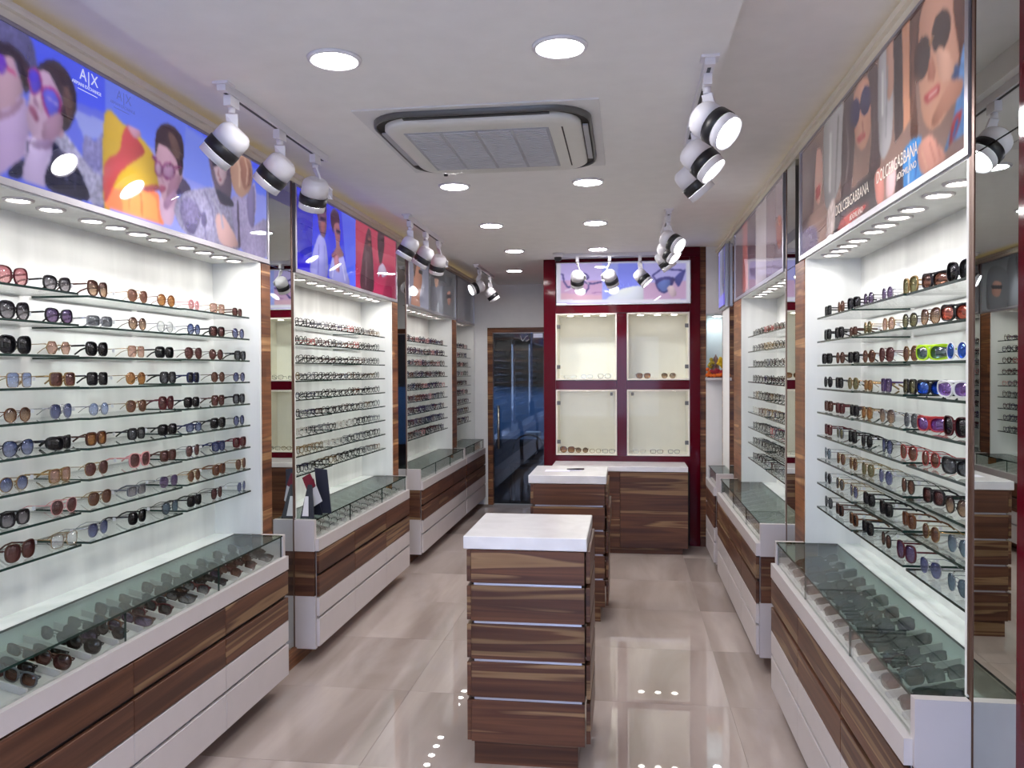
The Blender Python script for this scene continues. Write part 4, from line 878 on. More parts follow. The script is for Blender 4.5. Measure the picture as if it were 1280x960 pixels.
for lx in (-1.93, -.75): bx(lx, lx + .03, 11.53, 11.73, .0125, .6695).build('leg', dk, ds)
o = MB().bevbox(-1.42, -1.2, 11.5, 11.65, .7005, .78, .01).build('paper_box', mat('box_pale', (220, 225, 230), .6)); tag(o, 'pale box on the desk behind the glass door', 'box')

# ------------------------------------------------------------------ folded booklet stand on the second left counter
t = thing('booklet_stand', 'black tent-shaped booklet stand with red and white page on left counter', 'stand', (-1.77, 4.47, .8125))
navy = mat('stand_navy', (26, 28, 42), .35)
def leaf(p0, p1, h0, h1, th=.006):
    """upright card between two ground points leaning together at the top"""
    a, b = Vector(p0), Vector(p1); c, d = Vector(h1), Vector(h0); n = (b - a).cross(d - a).normalized() * th
    m = MB(); m.quad([a, b, c, d]); m.quad([d + n, c + n, b + n, a + n])
    for p, q in ((a, b), (b, c), (c, d), (d, a)): m.quad([p, p + n, q + n, q])
    return m
zb = .8125
def card(pts, y0, y1, th=.005):
    """card standing across the counter: pts (x, z) from the bottom, leaning from y0 at the foot to y1 at the head"""
    z0 = min(p[1] for p in pts); z1 = max(p[1] for p in pts); m = MB()
    q = [Vector((x, y0 + (y1 - y0) * (z - z0) / (z1 - z0), z)) for x, z in pts]; n = Vector((0, th, 0))
    m.quad(q); m.quad([p + n for p in reversed(q)])
    for a, b in zip(q, q[1:] + q[:1]): m.quad([a, a + n, b + n, b])
    return m
card([(-1.825, zb), (-1.742, zb), (-1.775, zb + .185), (-1.80, zb + .185)], 4.395, 4.45).build('black_leaf', navy, t)
card([(-1.812, zb + .012), (-1.775, zb + .012), (-1.786, zb + .12), (-1.805, zb + .12)], 4.392, 4.42, .002).build('white_page', mat('page_white', (228, 226, 228), .5), t)
card([(-1.80, zb), (-1.735, zb), (-1.77, zb + .215), (-1.815, zb + .215)], 4.505, 4.46).build('black_leaf', navy, t)
card([(-1.782, zb + .05), (-1.725, zb + .085), (-1.752, zb + .175), (-1.805, zb + .14)], 4.484, 4.455, .003).build('white_page', MATS['page_white'], t)
card([(-1.806, zb + .143), (-1.753, zb + .178), (-1.783, zb + .25), (-1.832, zb + .222)], 4.455, 4.44, .003).build('red_page', mat('page_red', (120, 20, 44), .4), t)
o = card([(-1.775, zb + .001), (-1.70, zb + .001), (-1.715, zb + .26), (-1.79, zb + .27)], 4.555, 4.525); o = o.build('leaflet', mat('leaflet_dark', (46, 48, 62), .3)); tag(o, 'dark leaflet propped behind the booklet stand on the left counter', 'leaflet')
# ------------------------------------------------------------------ ceiling lamps
dls = [(-.975, 2.675), (-.21, 2.68), (-.966, 4.59), (-.206, 4.60), (-.962, 5.86), (-.212, 5.87), (-.964, 7.12), (-.235, 7.13), (-1.155, 8.52), (-.97, .7), (-.21, .7), (-.97, -1.0), (-.21, -1.0)]
dn = ['round ceiling downlight nearest the camera on the left, before the air conditioner', 'round ceiling downlight nearest the camera on the right, before the air conditioner',
      'ceiling downlight just behind the air conditioner, left one', 'ceiling downlight just behind the air conditioner, right one', 'ceiling downlight in the third row, left one', 'ceiling downlight in the third row, right one',
      'ceiling downlight in the fourth row, left one', 'ceiling downlight in the fourth row, right one near the red wall', 'ceiling downlight before the glass door, farthest of all'] + ['ceiling downlight just behind the camera, ' + q for q in ('left one', 'right one')] + ['ceiling downlight over the shop entrance, ' + q for q in ('left one', 'right one')]
for (x, y), l in zip(dls, dn):
    t = thing('ceiling_downlight', l, 'downlight', (x, y, 2.70), 'round ceiling downlights')
    MB().lathe((x, y, 2.6995), (0, 0, -1), [(0, .092), (.007, .090), (.011, .083), (.010, .077), (.004, .0765)], 28).build('rim', SPOTW, t)
    MB().lathe((x, y, 2.6945), (0, 0, -1), [(0, .0755), (.001, .075)], 28).build('lamp_disc', LAMP, t)

# ------------------------------------------------------------------ ceiling cassette air conditioner
ac = thing('ceiling_air_conditioner', 'square ceiling cassette air conditioner with grey grille and dark slots', 'air conditioner', (-.60, 3.72, 2.70))
def rrect(cx, cy, hx, hy, r, n=7):
    out = []
    for sx, sy, a0 in ((1, 1, 0), (-1, 1, 90), (-1, -1, 180), (1, -1, 270)):
        for k in range(n + 1):
            a = math.radians(a0 + 90 * k / n); out.append((cx + sx * (hx - r) + r * math.cos(a), cy + sy * (hy - r) + r * math.sin(a)))
    return out
def loft(rings, mi=0, cap=True):
    """rings of equal count [(pts, z)] joined, last ring closed"""
    m = MB(); n = len(rings[0][0])
    for pts, z in rings: m.v += [(p[0], p[1], z) for p in pts]
    for j in range(len(rings) - 1):
        for k in range(n): m.f.append((j * n + k, j * n + (k + 1) % n, (j + 1) * n + (k + 1) % n, (j + 1) * n + k)); m.m.append(mi); m.sm.append(True)
    if cap: m.f.append(tuple((len(rings) - 1) * n + k for k in range(n))); m.m.append(mi); m.sm.append(False)
    return m
ax, ay = -.60, 3.72
acw = mat('ac_white', (222, 222, 218), .4)
bx(-1.10, -.10, 3.205, 4.235, 2.6935, 2.6995).build('fascia_board', mat('ac_board', (228, 228, 230), .6), ac)
loft([(rrect(ax, ay, .462, .482, .17), 2.6934), (rrect(ax, ay, .460, .480, .17), 2.672), (rrect(ax, ay, .452, .472, .165), 2.670), (rrect(ax, ay, .452, .472, .165), 2.680)], cap=False).build('bezel', mat('ac_bezel', (92, 92, 92), .35, .3), ac)
loft([(rrect(ax, ay, .453, .473, .165), 2.682), (rrect(ax, ay, .2, .2, .1), 2.682)]).build('air_slot', DARKGAP, ac)
loft([(rrect(ax, ay, .418, .438, .14), 2.681), (rrect(ax, ay, .418, .438, .14), 2.664), (rrect(ax, ay, .405, .425, .13), 2.656), (rrect(ax, ay, .36, .38, .07), 2.653)]).build('centre_panel', acw, ac)
for k, (hx, y0) in enumerate(((.30, 3.254), (.30, 4.163))): bx(ax - hx, ax + hx, y0, y0 + .022, 2.668, 2.676).build('louvre', BLACK if k == 0 else acw, ac)
for k, x0 in enumerate((-1.046, -.176)): bx(x0, x0 + .022, 3.45, 3.99, 2.668, 2.676).build('louvre', GREYG, ac)
MB().box(-.262, -.256, 3.40, 4.04, 2.6515, 2.6529).build('panel_seam', DARKGAP, ac)
gr = bx(ax - .335, ax + .285, 3.40, 4.04, 2.6505, 2.6528).build('intake_grille', GREYG, ac)
m = MB()
for k in range(4):
    gx0 = ax - .325 + k * .152
    for q in range(24): m.box(gx0 + .004, gx0 + .142, 3.412 + q * .026, 3.412 + q * .026 + .011, 2.646, 2.6503)
o = m.build('grille_bars', mat('grille_bar', (204, 205, 210), .5), gr); o['kind'] = 'stuff'
MB().lathe((-.93, 4.205, 2.666), (0, 0, -1), [(-.01, .012), (.004, .010)], 10).build('sensor', BLACK, ac)

# ------------------------------------------------------------------ tracks and spotlights
def track(pts, label):
    (xa, ya), (xb, yb) = pts; hz = .017
    t = thing('track_rail', label, 'track', ((xa + xb) / 2, (ya + yb) / 2, 2.70), 'spotlight tracks')
    if abs(xa - xb) < .01:
        bx(xa - hz, xa + hz, ya, yb, 2.668, 2.6995).build('rail', SPOTW, t); bx(xa - .006, xa + .006, ya + .03, yb - .03, 2.6665, 2.6678).build('slot', BLACK, t)
        bx(xa - .03, xa + .03, ya - .01, ya + .05, 2.690, 2.6995).build('end_plate', SPOTW, t)
    else:
        bx(xa, xb, ya - hz, ya + hz, 2.668, 2.6995).build('rail', SPOTW, t); bx(xa + .03, xb - .03, ya - .006, ya + .006, 2.6665, 2.6678).build('slot', BLACK, t)
        bx(xa - .01, xa + .05, ya - .03, ya + .03, 2.690, 2.6995).build('end_plate', SPOTW, t)
def spot(x, y, aim, label, drop=.15, side=None, on=True, r=.062, L_=.15):
    t = thing('track_spotlight', label, 'spotlight', (x, y, 2.668), 'track spotlights')
    a = Vector(aim).normalized(); c = Vector((x, y, 2.668 - drop)) + a * .03
    MB().box(x - .014, x + .014, y - .035, y + .035, 2.628, 2.6662).build('track_adapter', SPOTW, t)
    # stem and the side arm that carries the barrel
    sd = Vector(side) if side else Vector((0, 1, 0)) - a * a.y
    sd.normalize(); h = c + sd * (r + .006)
    m = MB(); m.lathe((x, y, 2.6275), (0, 0, -1), [(0, .014), (.022, .014)], 12)
    top = Vector((x, y, 2.606))
    m.tube([top, top + (h - top) * .35 + Vector((0, 0, -.006)), h - a * .03, h + a * .012], .02, 4, flat=(.030, .006)); m.build('arm', SPOTW, t)
    b = c - a * (L_ * .5)
    MB().lathe(b, a, [(0, r * .62), (.006, r * .78), (.018, r * .94), (.032, r), (.078, r)], 26).build('body', SPOTW, t)
    MB().lathe(b, a, [(.0785, r + .001), (.0795, r + .003), (.119, r + .003), (.120, r + .001)], 26).build('black_band', BLACK, t)
    m = MB(); m.lathe(b, a, [(.1205, r), (.1495, r), (.150, r - .004), (.144, r - .007)], 26, caps=False); m.build('front_ring', SPOTW, t)
    MB().lathe(b, a, [(.140, r - .0065), (.143, r - .007)], 22).build('lamp_disc', SLAMP if on else WHITE, t)
    ld = bpy.data.lights.new('spot_beam', 'SPOT'); ld.energy = BEAM if y < 5 else (8.5 if y < 7.3 else (1.5 if x > -1.2 else 8.5)); ld.spot_size = math.radians(105); ld.spot_blend = .8; ld.shadow_soft_size = .045; ld.color = (.98, .97, 1.0)
    lo = bpy.data.objects.new('spot_beam', ld); C.objects.link(lo); lo.location = b + a * .152; lo.rotation_euler = (-a).to_track_quat('Z', 'Y').to_euler()
track([(-1.46, 2.82), (-1.46, 3.86)], 'white ceiling track with three spotlights, nearest on the left')
track([(-1.46, 5.36), (-1.46, 6.45)], 'white ceiling track with three spotlights, second on the left')
track([(-1.46, 7.95), (-1.46, 8.95)], 'white ceiling track with two spotlights before the glass door')
track([(.285, 2.83), (.285, 3.86)], 'white ceiling track with three spotlights, nearest on the right')
track([(.285, 5.46), (.285, 6.50)], 'white ceiling track with three spotlights, farther on the right')
track([(-.61, 7.42), (.335, 7.42)], 'white ceiling track across the front of the red wall')
SPL = [
 (-1.46, 2.90, (-.72, -.05, -.72), 'first (nearest) white spotlight with black band on the near left track', None, True),
 (-1.46, 3.33, (-.70, .05, -.72), 'middle white spotlight with black band on the near left track', None, True),
 (-1.46, 3.73, (-.35, .40, -.85), 'far spotlight tilted downward on the near left track', (.85, .45, -.1), True),
 (-1.46, 5.46, (-.5, -.0, -.86), 'first (nearest) spotlight on the second left track', None, True),
 (-1.46, 5.90, (-.55, .1, -.82), 'middle spotlight on the second left track', None, True),
 (-1.46, 6.32, (-.3, .4, -.85), 'far spotlight tilted downward on the second left track', (.85, .45, -.1), True),
 (-1.46, 8.14, (-.80, -.5, -.42), 'spotlight with its lit face turned to us, before the glass door', None, True),
 (-1.46, 8.78, (.55, .2, -.80), 'spotlight tilted down to the right, before the glass door', None, True),
 (.285, 2.94, (.66, -.45, -.60), 'first (nearest) spotlight with bright face on the near right track', None, True),
 (.285, 3.40, (.66, -.20, -.72), 'middle spotlight with bright face on the near right track', None, True),
 (.285, 3.76, (.60, .12, -.72), 'far spotlight seen from behind on the near right track', None, True),
 (.285, 5.55, (.70, -.45, -.55), 'first spotlight with bright face on the farther right track', None, True),
 (.285, 5.98, (.66, -.30, -.68), 'middle spotlight on the farther right track', None, True),
 (.285, 6.40, (.55, .1, -.8), 'last spotlight on the farther right track', None, True),
 (-.43, 7.42, (-.05, .60, -.80), 'left spotlight hanging before the lit poster on the red wall', (1, 0, 0), True),
 (-.14, 7.42, (.30, .55, -.78), 'middle spotlight hanging before the lit poster on the red wall', (-1, 0, 0), True),
 (.13, 7.42, (.66, -.10, -.74), 'right spotlight hanging before the lit poster on the red wall', (0, 1, 0), True)]
for x, y, a, l, sd, on in SPL: spot(x, y, a, l, side=sd, on=on, drop=.155 if y < 7.3 else .17, r=.063 if y < 4 else .059)
t = thing('security_camera', 'small white dome camera with a dark lens at the left end of back track', 'camera', (-.60, 7.36, 2.70))
MB().lathe((-.60, 7.36, 2.6995), (0, 0, -1), [(0, .05), (.02, .05), (.035, .04)], 18).build('mount', SPOTW, t)
MB().lathe((-.60, 7.35, 2.655), (0, -.8, -.5), [(-.03, .03), (0, .034), (.018, .026)], 16).build('lens_dome', BLACK, t)

# ------------------------------------------------------------------ eyewear
def outline(kind, n=22):
    """right-hand lens outline about its centre, x outward, z up; half sizes in metres"""
    P = dict(round=(.0245, .0240, 2.0), aviator=(.0285, .0255, 2.5), square=(.0275, .0240, 4.2), cat=(.0280, .0235, 2.6), rect=(.0280, .0180, 4.0), over=(.0310, .0275, 2.7), hexa=(.0265, .0250, 2.0),
             wrap=(.0345, .0215, 2.8), small=(.0245, .0190, 2.8), way=(.0270, .0220, 3.2))[kind]
    a, b, e = P; pts = []
    N = 6 if kind == 'hexa' else n
    for k in range(N):
        t = 2 * PI * k / N + (0 if kind != 'hexa' else 0)
        c, s = math.cos(t), math.sin(t); x = a * math.copysign(abs(c) ** (2 / e), c); z = b * math.copysign(abs(s) ** (2 / e), s)
        if kind == 'aviator': x = x * (1.0 - .20 * max(0, -z / b)) + .004 * max(0, -z / b); z += .002 * (x / a)
        if kind in ('cat', 'over'): z += .0045 * max(0, x / a) * max(0, z / b); x *= 1 - .10 * max(0, -z / b)
        if kind in ('way', 'square'): x *= 1 - .07 * max(0, -z / b)
        if kind == 'wrap': z += .003 * (x / a); x *= 1 - .06 * max(0, -z / b)
        pts.append((x, z))
    if kind == 'hexa':
        q = []
        for i in range(6):
            p0, p1 = pts[i], pts[(i + 1) % 6]
            for f in (.08, .5, .92): q.append((p0[0] + (p1[0] - p0[0]) * f, p0[1] + (p1[1] - p0[1]) * f))
        pts = q
    return pts, a, b
STYLE = dict(round=(.0020, .0100), aviator=(.0012, .0095), square=(.0030, .0090), cat=(.0034, .0095), rect=(.0030, .0095), over=(.0032, .0080), hexa=(.0013, .0105), wrap=(.0042, .0050), small=(.0026, .0105), way=(.0042, .0095),
             thinround=(.0012, .0105), thinsquare=(.0011, .0095))
BASE = dict(thinround='round', thinsquare='square')
def curve_y(x, kind): return (3.2 if kind == 'wrap' else 0.9) * x * x
TM = {}
def template(kind):
    if kind in TM: return TM[kind]
    rt, gap = STYLE[kind]; pts, a, b = outline(BASE.get(kind, kind)); n = len(pts)
    cx = a + gap * .9; cz = b + rt + max(0, -min(p[1] for p in pts) - b)
    fr = MB()
    for sg in (-1, 1):
        i = len(fr.v); th = max(.0016, rt * .9)
        for (x, z) in pts:
            l = math.hypot(x, z); ox, oz = x / l * rt, z / l * rt
            for (dx, dz, dy) in ((0, 0, -th), (ox, oz, -th), (ox, oz, th), (0, 0, th)):
                xx = sg * (cx + x + dx); fr.v.append((xx, curve_y(xx, kind) + dy, cz + z + dz))
        for k in range(n):
            for q in range(4):
                A, B = i + k * 4 + q, i + k * 4 + (q + 1) % 4; A2, B2 = i + ((k + 1) % n) * 4 + q, i + ((k + 1) % n) * 4 + (q + 1) % 4
                fr.f.append((A, B, B2, A2) if sg > 0 else (A2, B2, B, A)); fr.m.append(0); fr.sm.append(False)
        # end piece and nose pad
        hx = cx + a; hz = cz + b * .45
        fr.tube([(sg * (hx - .001), curve_y(hx, kind), hz), (sg * (hx + .005), curve_y(hx, kind) + .003, hz + .001)], .0028, 4)
        fr.tube([(sg * gap * .62, .003, cz - .002), (sg * gap * .72, .007, cz - .010)], .0016, 4)
    bw = gap * 1.1; zb = cz + b * .30
    fr.tube([(-bw, .0005, zb), (-bw * .4, -.0006, zb + .0022), (bw * .4, -.0006, zb + .0022), (bw, .0005, zb)], max(.0014, rt * .75), 5)
    if kind in ('aviator', 'thinsquare'): fr.tube([(-bw - .006, .0003, cz + b * .82), (0, -.0005, cz + b * .90), (bw + .006, .0003, cz + b * .82)], .0013, 5)
    if kind == 'wrap': fr.tube([(-cx - a, curve_y(cx + a, kind), cz + b * .7), (-cx * .6, curve_y(cx * .6, kind), cz + b * 1.02), (0, 0, cz + b * .95), (cx * .6, curve_y(cx * .6, kind), cz + b * 1.02), (cx + a, curve_y(cx + a, kind), cz + b * .7)], .004, 5)
    out = {'frame': fr.mesh('frame', [None])}
    for sg, nm in ((-1, 'lens_l'), (1, 'lens_r')):
        m = MB(); m.v += [(sg * cx, curve_y(cx, kind) - .0022, cz), (sg * cx, curve_y(cx, kind) - .0010, cz)]
        for dy in (-.0006, .0006):
            for (x, z) in pts: xx = sg * (cx + x * .99); m.v.append((xx, curve_y(xx, kind) + dy, cz + z * .99))
        for k in range(n):
            k2 = (k + 1) % n
            for f in ((0, 2 + k, 2 + k2), (1, 2 + n + k2, 2 + n + k), (2 + k, 2 + n + k, 2 + n + k2, 2 + k2)):
                m.f.append(f if sg > 0 else f[::-1]); m.m.append(0); m.sm.append(True)
        out[nm] = m.mesh('lens', [None])
    hx = cx + a + .0055; hz = cz + b * .45 + .001; y0 = curve_y(hx, kind) + .003
    fl = (.0012, .0015) if rt < .0022 else (.0014, .0034)
    if kind == 'wrap': fl = (.0018, .005)
    for sg, nm in ((-1, 'temple_l'), (1, 'temple_r')):
        m = MB(); m.tube([(sg * hx, y0, hz), (sg * (hx + .002), .045, hz - .001), (sg * (hx + .001), .090, hz - .003), (sg * (hx - .002), .112, hz - .012), (sg * (hx - .006), .134, max(.003, hz - .030))], .002, 6, flat=fl)
        out[nm] = m.mesh('temple', [None])
        m = MB(); oy = .010 if sg < 0 else .016
        m.tube([(sg * hx, y0, hz), (sg * (hx - .004), oy + y0, hz - .001), (sg * (hx - .09), oy + .006, hz - .003), (sg * (hx - .112), oy + .008, hz - .014), (sg * (hx - .126), oy + .008, max(.003, hz - .028))], .002, 6, flat=fl)
        out['folded' + nm[-2:]] = m.mesh('temple', [None])
    m = MB(); m.box(-(hx + .006), -(hx + .001), .058, .068, hz - .016, hz - .002); out['tag'] = m.mesh('price_tag', [None])
    TM[kind] = out; return out
TAGM = mat('tag_white', (230, 230, 234), .6)
FR = {'black': mat('fr_black', (24, 22, 26), .25), 'brown': mat('fr_brown', (74, 44, 36), .25), 'tortoise': mat('fr_tortoise', (98, 60, 36), .22), 'gold': mat('fr_gold', (180, 146, 96), .25, .8), 'silver': mat('fr_silver', (176, 176, 184), .25, .85),
      'maroon': mat('fr_maroon', (84, 28, 36), .25), 'pink': mat('fr_pink', (204, 140, 140), .3), 'navy': mat('fr_navy', (34, 40, 78), .25), 'white': mat('fr_white', (230, 230, 232), .3), 'neon': mat('fr_neon', (190, 236, 20), .35),
      'grey': mat('fr_grey', (96, 98, 106), .3), 'clear': mat('fr_clear', (214, 210, 200), .15), 'red': mat('fr_red', (170, 40, 44), .3), 'purple': mat('fr_purple', (62, 44, 88), .25)}
LN = {'black': lens('ln_black', (26, 26, 30), (40, 40, 44)), 'greyfade': lens('ln_greyfade', (52, 50, 58), (190, 186, 190)), 'brownfade': lens('ln_brownfade', (78, 48, 42), (206, 178, 150)), 'brown': lens('ln_brown', (104, 66, 54), (140, 100, 84)),
      'amber': lens('ln_amber', (150, 92, 50), (196, 148, 92)), 'pink': lens('ln_pink', (206, 136, 142), (230, 190, 188)), 'rose': lens('ln_rose', (176, 136, 124), (226, 196, 180)), 'maroon': lens('ln_maroon', (88, 48, 50), (130, 86, 82)),
      'purple': lens('ln_purple', (84, 66, 108), (150, 128, 160)), 'navyfade': lens('ln_navyfade', (50, 58, 110), (150, 156, 190)), 'bluefade': lens('ln_bluefade', (66, 84, 140), (176, 184, 208)), 'paleblue': lens('ln_paleblue', (140, 160, 204), (200, 210, 230)),
      'grey': lens('ln_grey', (88, 90, 96), (120, 122, 128)), 'olive': lens('ln_olive', (100, 96, 66), (150, 146, 110)), 'bluegrey': lens('ln_bluegrey', (86, 104, 122), (136, 156, 170)), 'clear': lens('ln_clear', (226, 230, 228), (236, 238, 236), .07),
      'bluemirror': lens('ln_bluemirror', (30, 60, 160), (40, 90, 190), .25, (.3, .5, 1)), 'purplemirror': lens('ln_purplemirror', (96, 60, 140), (140, 100, 170), .2, (.8, .6, 1)), 'redmirror': lens('ln_redmirror', (150, 60, 50), (200, 110, 90), .2, (1, .6, .5)), 'teal': lens('ln_teal', (40, 70, 80), (70, 104, 110), .15)}
LWORD = {'black': 'black', 'greyfade': 'grey fading', 'brownfade': 'brown fading', 'brown': 'brown', 'amber': 'amber', 'pink': 'pink', 'rose': 'rosy', 'maroon': 'maroon', 'purple': 'purple', 'navyfade': 'navy fading', 'bluefade': 'blue fading', 'paleblue': 'pale blue', 'grey': 'grey', 'olive': 'olive', 'bluegrey': 'blue-grey', 'clear': 'clear', 'bluemirror': 'blue mirror', 'purplemirror': 'purple mirror', 'redmirror': 'red mirror', 'teal': 'dark teal'}
KWORD = dict(round='round', aviator='aviator', square='square', cat='cat-eye', rect='rectangular', over='oversized', hexa='hexagonal', wrap='wraparound', small='small', way='wayfarer', thinround='thin round', thinsquare='thin square')
KWORD['way'] = 'chunky'
def spawn(kind, fr, ln, loc, rz, label, group, folded=False, scale=1.0, tagged=True, tilt=0.0, roll=0.0):
    T = template(kind)
    r = bpy.data.objects.new('sunglasses', None); C.objects.link(r); r.location = loc; r.rotation_euler = (tilt, roll, rz); r.scale = (scale,) * 3; r.empty_display_size = .03
    tag(r, label, 'sunglasses', group)
    items = [('frame', 'frame', FR[fr]), ('lens', 'lens_l', LN[ln]), ('lens', 'lens_r', LN[ln]), ('temple', 'folded_l' if folded else 'temple_l', FR[fr]), ('temple', 'folded_r' if folded else 'temple_r', FR[fr])]
    if tagged: items.append(('price_tag', 'tag', TAGM))
    for nm, key, mt in items:
        o = bpy.data.objects.new(nm, T[key]); C.objects.link(o); o.parent = r
        o.material_slots[0].link = 'OBJECT'; o.material_slots[0].material = mt
    return r
# rows as the photograph shows them, top shelf first; left wall from the near end, right wall from the near end
LROWS = [
 'over pink maroon navyfade|cat greyfade black .|over brownfade brown .|aviator brown gold .|round amber tortoise .|thinround pink pink .|thinsquare rose gold .|small maroon brown .',
 'over greyfade black .|cat purple black .|rect grey silver .|round brownfade brown .|thinround clear silver .|round bluefade navy .|way maroon black .|thinround navyfade brown .',
 'over black black .|hexa rose gold .|cat black black .|thinsquare rose gold .|way black black .|aviator maroon brown .|round maroon brown .|way grey black .',
 'thinsquare paleblue gold .|square maroon gold .|square black black .|thinround amber gold .|way grey black .|way black navy .|round brown brown .|thinround navyfade brown .',
 'round brownfade tortoise .|aviator navyfade silver .|thinround paleblue silver .|aviator brown gold .|over maroon maroon .|way black black .|square maroon brown .|way grey black .',
 'aviator bluefade black .|wrap black black .|way amber brown .|way grey black .|way black black .|small bluefade navy .|way black black .|round navyfade black .',
 'round bluefade gold .|square rose gold .|aviator maroon gold .|over maroon pink .|way maroon brown .|aviator maroon silver .|way navyfade navy .|way maroon maroon .',
 'way greyfade black .|aviator maroon pink .|aviator brown gold .|rect greyfade grey .|aviator purple silver .|round brown gold .|way brown tortoise .|aviator brown gold .',
 'over maroon brown .|thinsquare clear gold .|aviator navyfade silver .|cat black black .|aviator bluegrey black .|way black black .|aviator maroon black .|thinround navyfade silver .']
RROWS = [
 'over black black .|wrap brown black .|over olive gold .|round purple silver .|round purple black .|way black black .|round brown tortoise .|square black black .',
 'wrap redmirror black .|aviator brownfade tortoise .|round olive black .|round rose gold .|thinround olive gold .|small brown brown .|way black black .|way black black .',
 'round bluemirror white .|wrap teal neon .|round brown gold .|aviator maroon maroon .|round brown tortoise .|way black black .|round brown brown .|way black black .',
 'wrap purplemirror white .|wrap bluemirror black .|way olive black .|square purple purple .|small amber gold .|round olive gold .|way black black .|round black black .',
 'over black maroon .|wrap purplemirror red .|thinround grey silver .|aviator brownfade silver .|round amber gold .|way black black .|way maroon maroon .|way brown brown .',
 'wrap grey black .|round brown red .|aviator brown red .|aviator navyfade black .|round black black .|square black black .|round olive grey .|square maroon maroon .',
 'round brownfade black .|way maroon black .|round brown black .|aviator navyfade silver .|aviator olive gold .|round brown gold .|aviator brown gold .|aviator bluegrey silver .',
 'aviator bluegrey silver .|round brown gold .|way brown tortoise .|way black black .|way black black .|aviator navyfade gold .|round grey gold .|round black silver .',
 'aviator bluegrey silver .|aviator navyfade silver .|over purple maroon .|round brown black .|way black black .|way black tortoise .|way black brown .|aviator grey black .']
YL = [2.33, 2.535, 2.735, 2.975, 3.185, 3.395, 3.61, 3.83]
YRt = [2.41, 2.60, 2.80, 3.02, 3.25, 3.45, 3.66, 3.87]
random.seed(21)
def row_labels(k, ln, fr, i, n, side):
    return None
for s, rows, ys_, wall in ((-1, LROWS, YL, 'left'), (1, RROWS, YRt, 'right')):
    for k, row in enumerate(rows):
        for i, it in enumerate(row.split('|')):
            p = it.split(); kd, ln, fr = p[0], p[1], p[2]
            if kd == 'over' and ln == 'pink': fr, ln = 'maroon', 'pink'
            y = ys_[i] + random.uniform(-.015, .015)
            jd = random.uniform(-.004, .004)
            turn = random.uniform(-.12, .08) if s < 0 else (random.uniform(-.05, .10) + (.24 if kd == 'wrap' else 0) + (.10 if y < 2.7 else 0))
            # facing the aisle, the right-hand ones turned a little toward the entrance
            rz = (PI / 2 - turn) if s < 0 else (-PI / 2 + turn)
            lab = f"{fr} {KWORD[kd]} sunglasses, {LWORD[ln]} lenses, {ORD[8 - i]} from the post, {ORD[k + 1]} shelf, {wall} wall"
            fit = .93 + random.uniform(-.03, .04)
            zz = shelf_z(s, k) + .0002 + (0 if 0 else 0)
            # the pane under it
            spawn(kd, fr, ln, (X(s, -.058) + s * jd, y, zz), rz, lab, f'sunglasses on the {wall} display shelves', scale=fit)
if True:   # one more pair at the near end of each left row, cut by the frame
    pass
# sunglasses lying folded in the two near counters
random.seed(5)
KT = ['way', 'round', 'aviator', 'over', 'cat', 'square', 'rect', 'wrap']
def tray_row(s, y0, y1, n, dcs, dc, wall, k0, per):
    L_ = (y1 - y0 - .04) / n
    for k in range(k0, n):
        yc = y0 + .02 + (k + .5) * L_
        for j, d in enumerate(dcs):
            if per == 2 and j == 2: continue
            kd = random.choice(KT); fr = random.choice(['black', 'black', 'black', 'brown', 'tortoise', 'maroon', 'grey']); ln = random.choice(['black', 'black', 'maroon', 'brown', 'greyfade', 'purple'])
            where = ['wall side', 'aisle side', 'middle'][j]
            rowno = n - k
            lab = f"folded {fr} {KWORD[kd]} sunglasses, near {wall} counter, {ORD[rowno]} row from far end, {where}"
            spawn(kd, fr, ln, (X(s, d), yc - .030 + (.052 if j == 2 else 0) + random.uniform(-.006, .006), tray_z(dc, d) + .002), random.uniform(-.07, .07), lab, f'folded sunglasses in the near {wall} counter', True, .86, False, 0.0, -s * .215)
tray_row(-1, 1.56, 3.94, 16, (-.078, .030, -.02), .14, 'left', 4, 3)
tray_row(1, 2.16, 4.07, 13, (-.075, .040, -.015), .155, 'right', 0, 3)

# ------------------------------------------------------------------ clear spectacles
def spectacle(kind):
    pts, a, b = outline(kind, 12); rt = .0042; cx = a + .010; cz = b + rt; m = MB(); n = len(pts)
    for sg in (-1, 1):
        i = len(m.v)
        for (x, z) in pts:
            l = math.hypot(x, z)
            for (f, dy) in ((0, -.0015), (rt, -.0015), (rt, .0015), (0, .0015)): m.v.append((sg * (cx + x + x / l * f), curve_y(cx + x, kind) + dy, cz + z + z / l * f))
        for k in range(n):
            for q in range(4):
                f = (i + k * 4 + q, i + k * 4 + (q + 1) % 4, i + ((k + 1) % n) * 4 + (q + 1) % 4, i + ((k + 1) % n) * 4 + q)
                m.f.append(f if sg > 0 else f[::-1]); m.m.append(0); m.sm.append(False)
        i = len(m.v)
        m.v += [(sg * (cx + x), curve_y(cx + x, kind), cz + z) for x, z in pts]; m.f.append(tuple(i + k for k in range(n))); m.m.append(1); m.sm.append(False)
        hx = cx + a + .004; hz = cz + b * .4
        m.tube([(sg * (cx + a), .004, hz), (sg * hx, .008, hz), (sg * hx, .09, hz - .002), (sg * (hx - .005), .132, .004)], .002, 4, flat=(.0018, .0036))
    m.tube([(-.011, .0005, cz + b * .3), (0, -.0005, cz + b * .38), (.011, .0005, cz + b * .3)], .0016, 4)
    return m
SPK = ['round', 'rect', 'way', 'small', 'cat']
SPMB = {k: spectacle(k) for k in SPK}
CLEARL = glass('clear_lens', (.93, .94, .94), 1.3)
SPM = {k: SPMB[k].mesh('eyeglasses', [FR['black'], CLEARL]) for k in SPK}
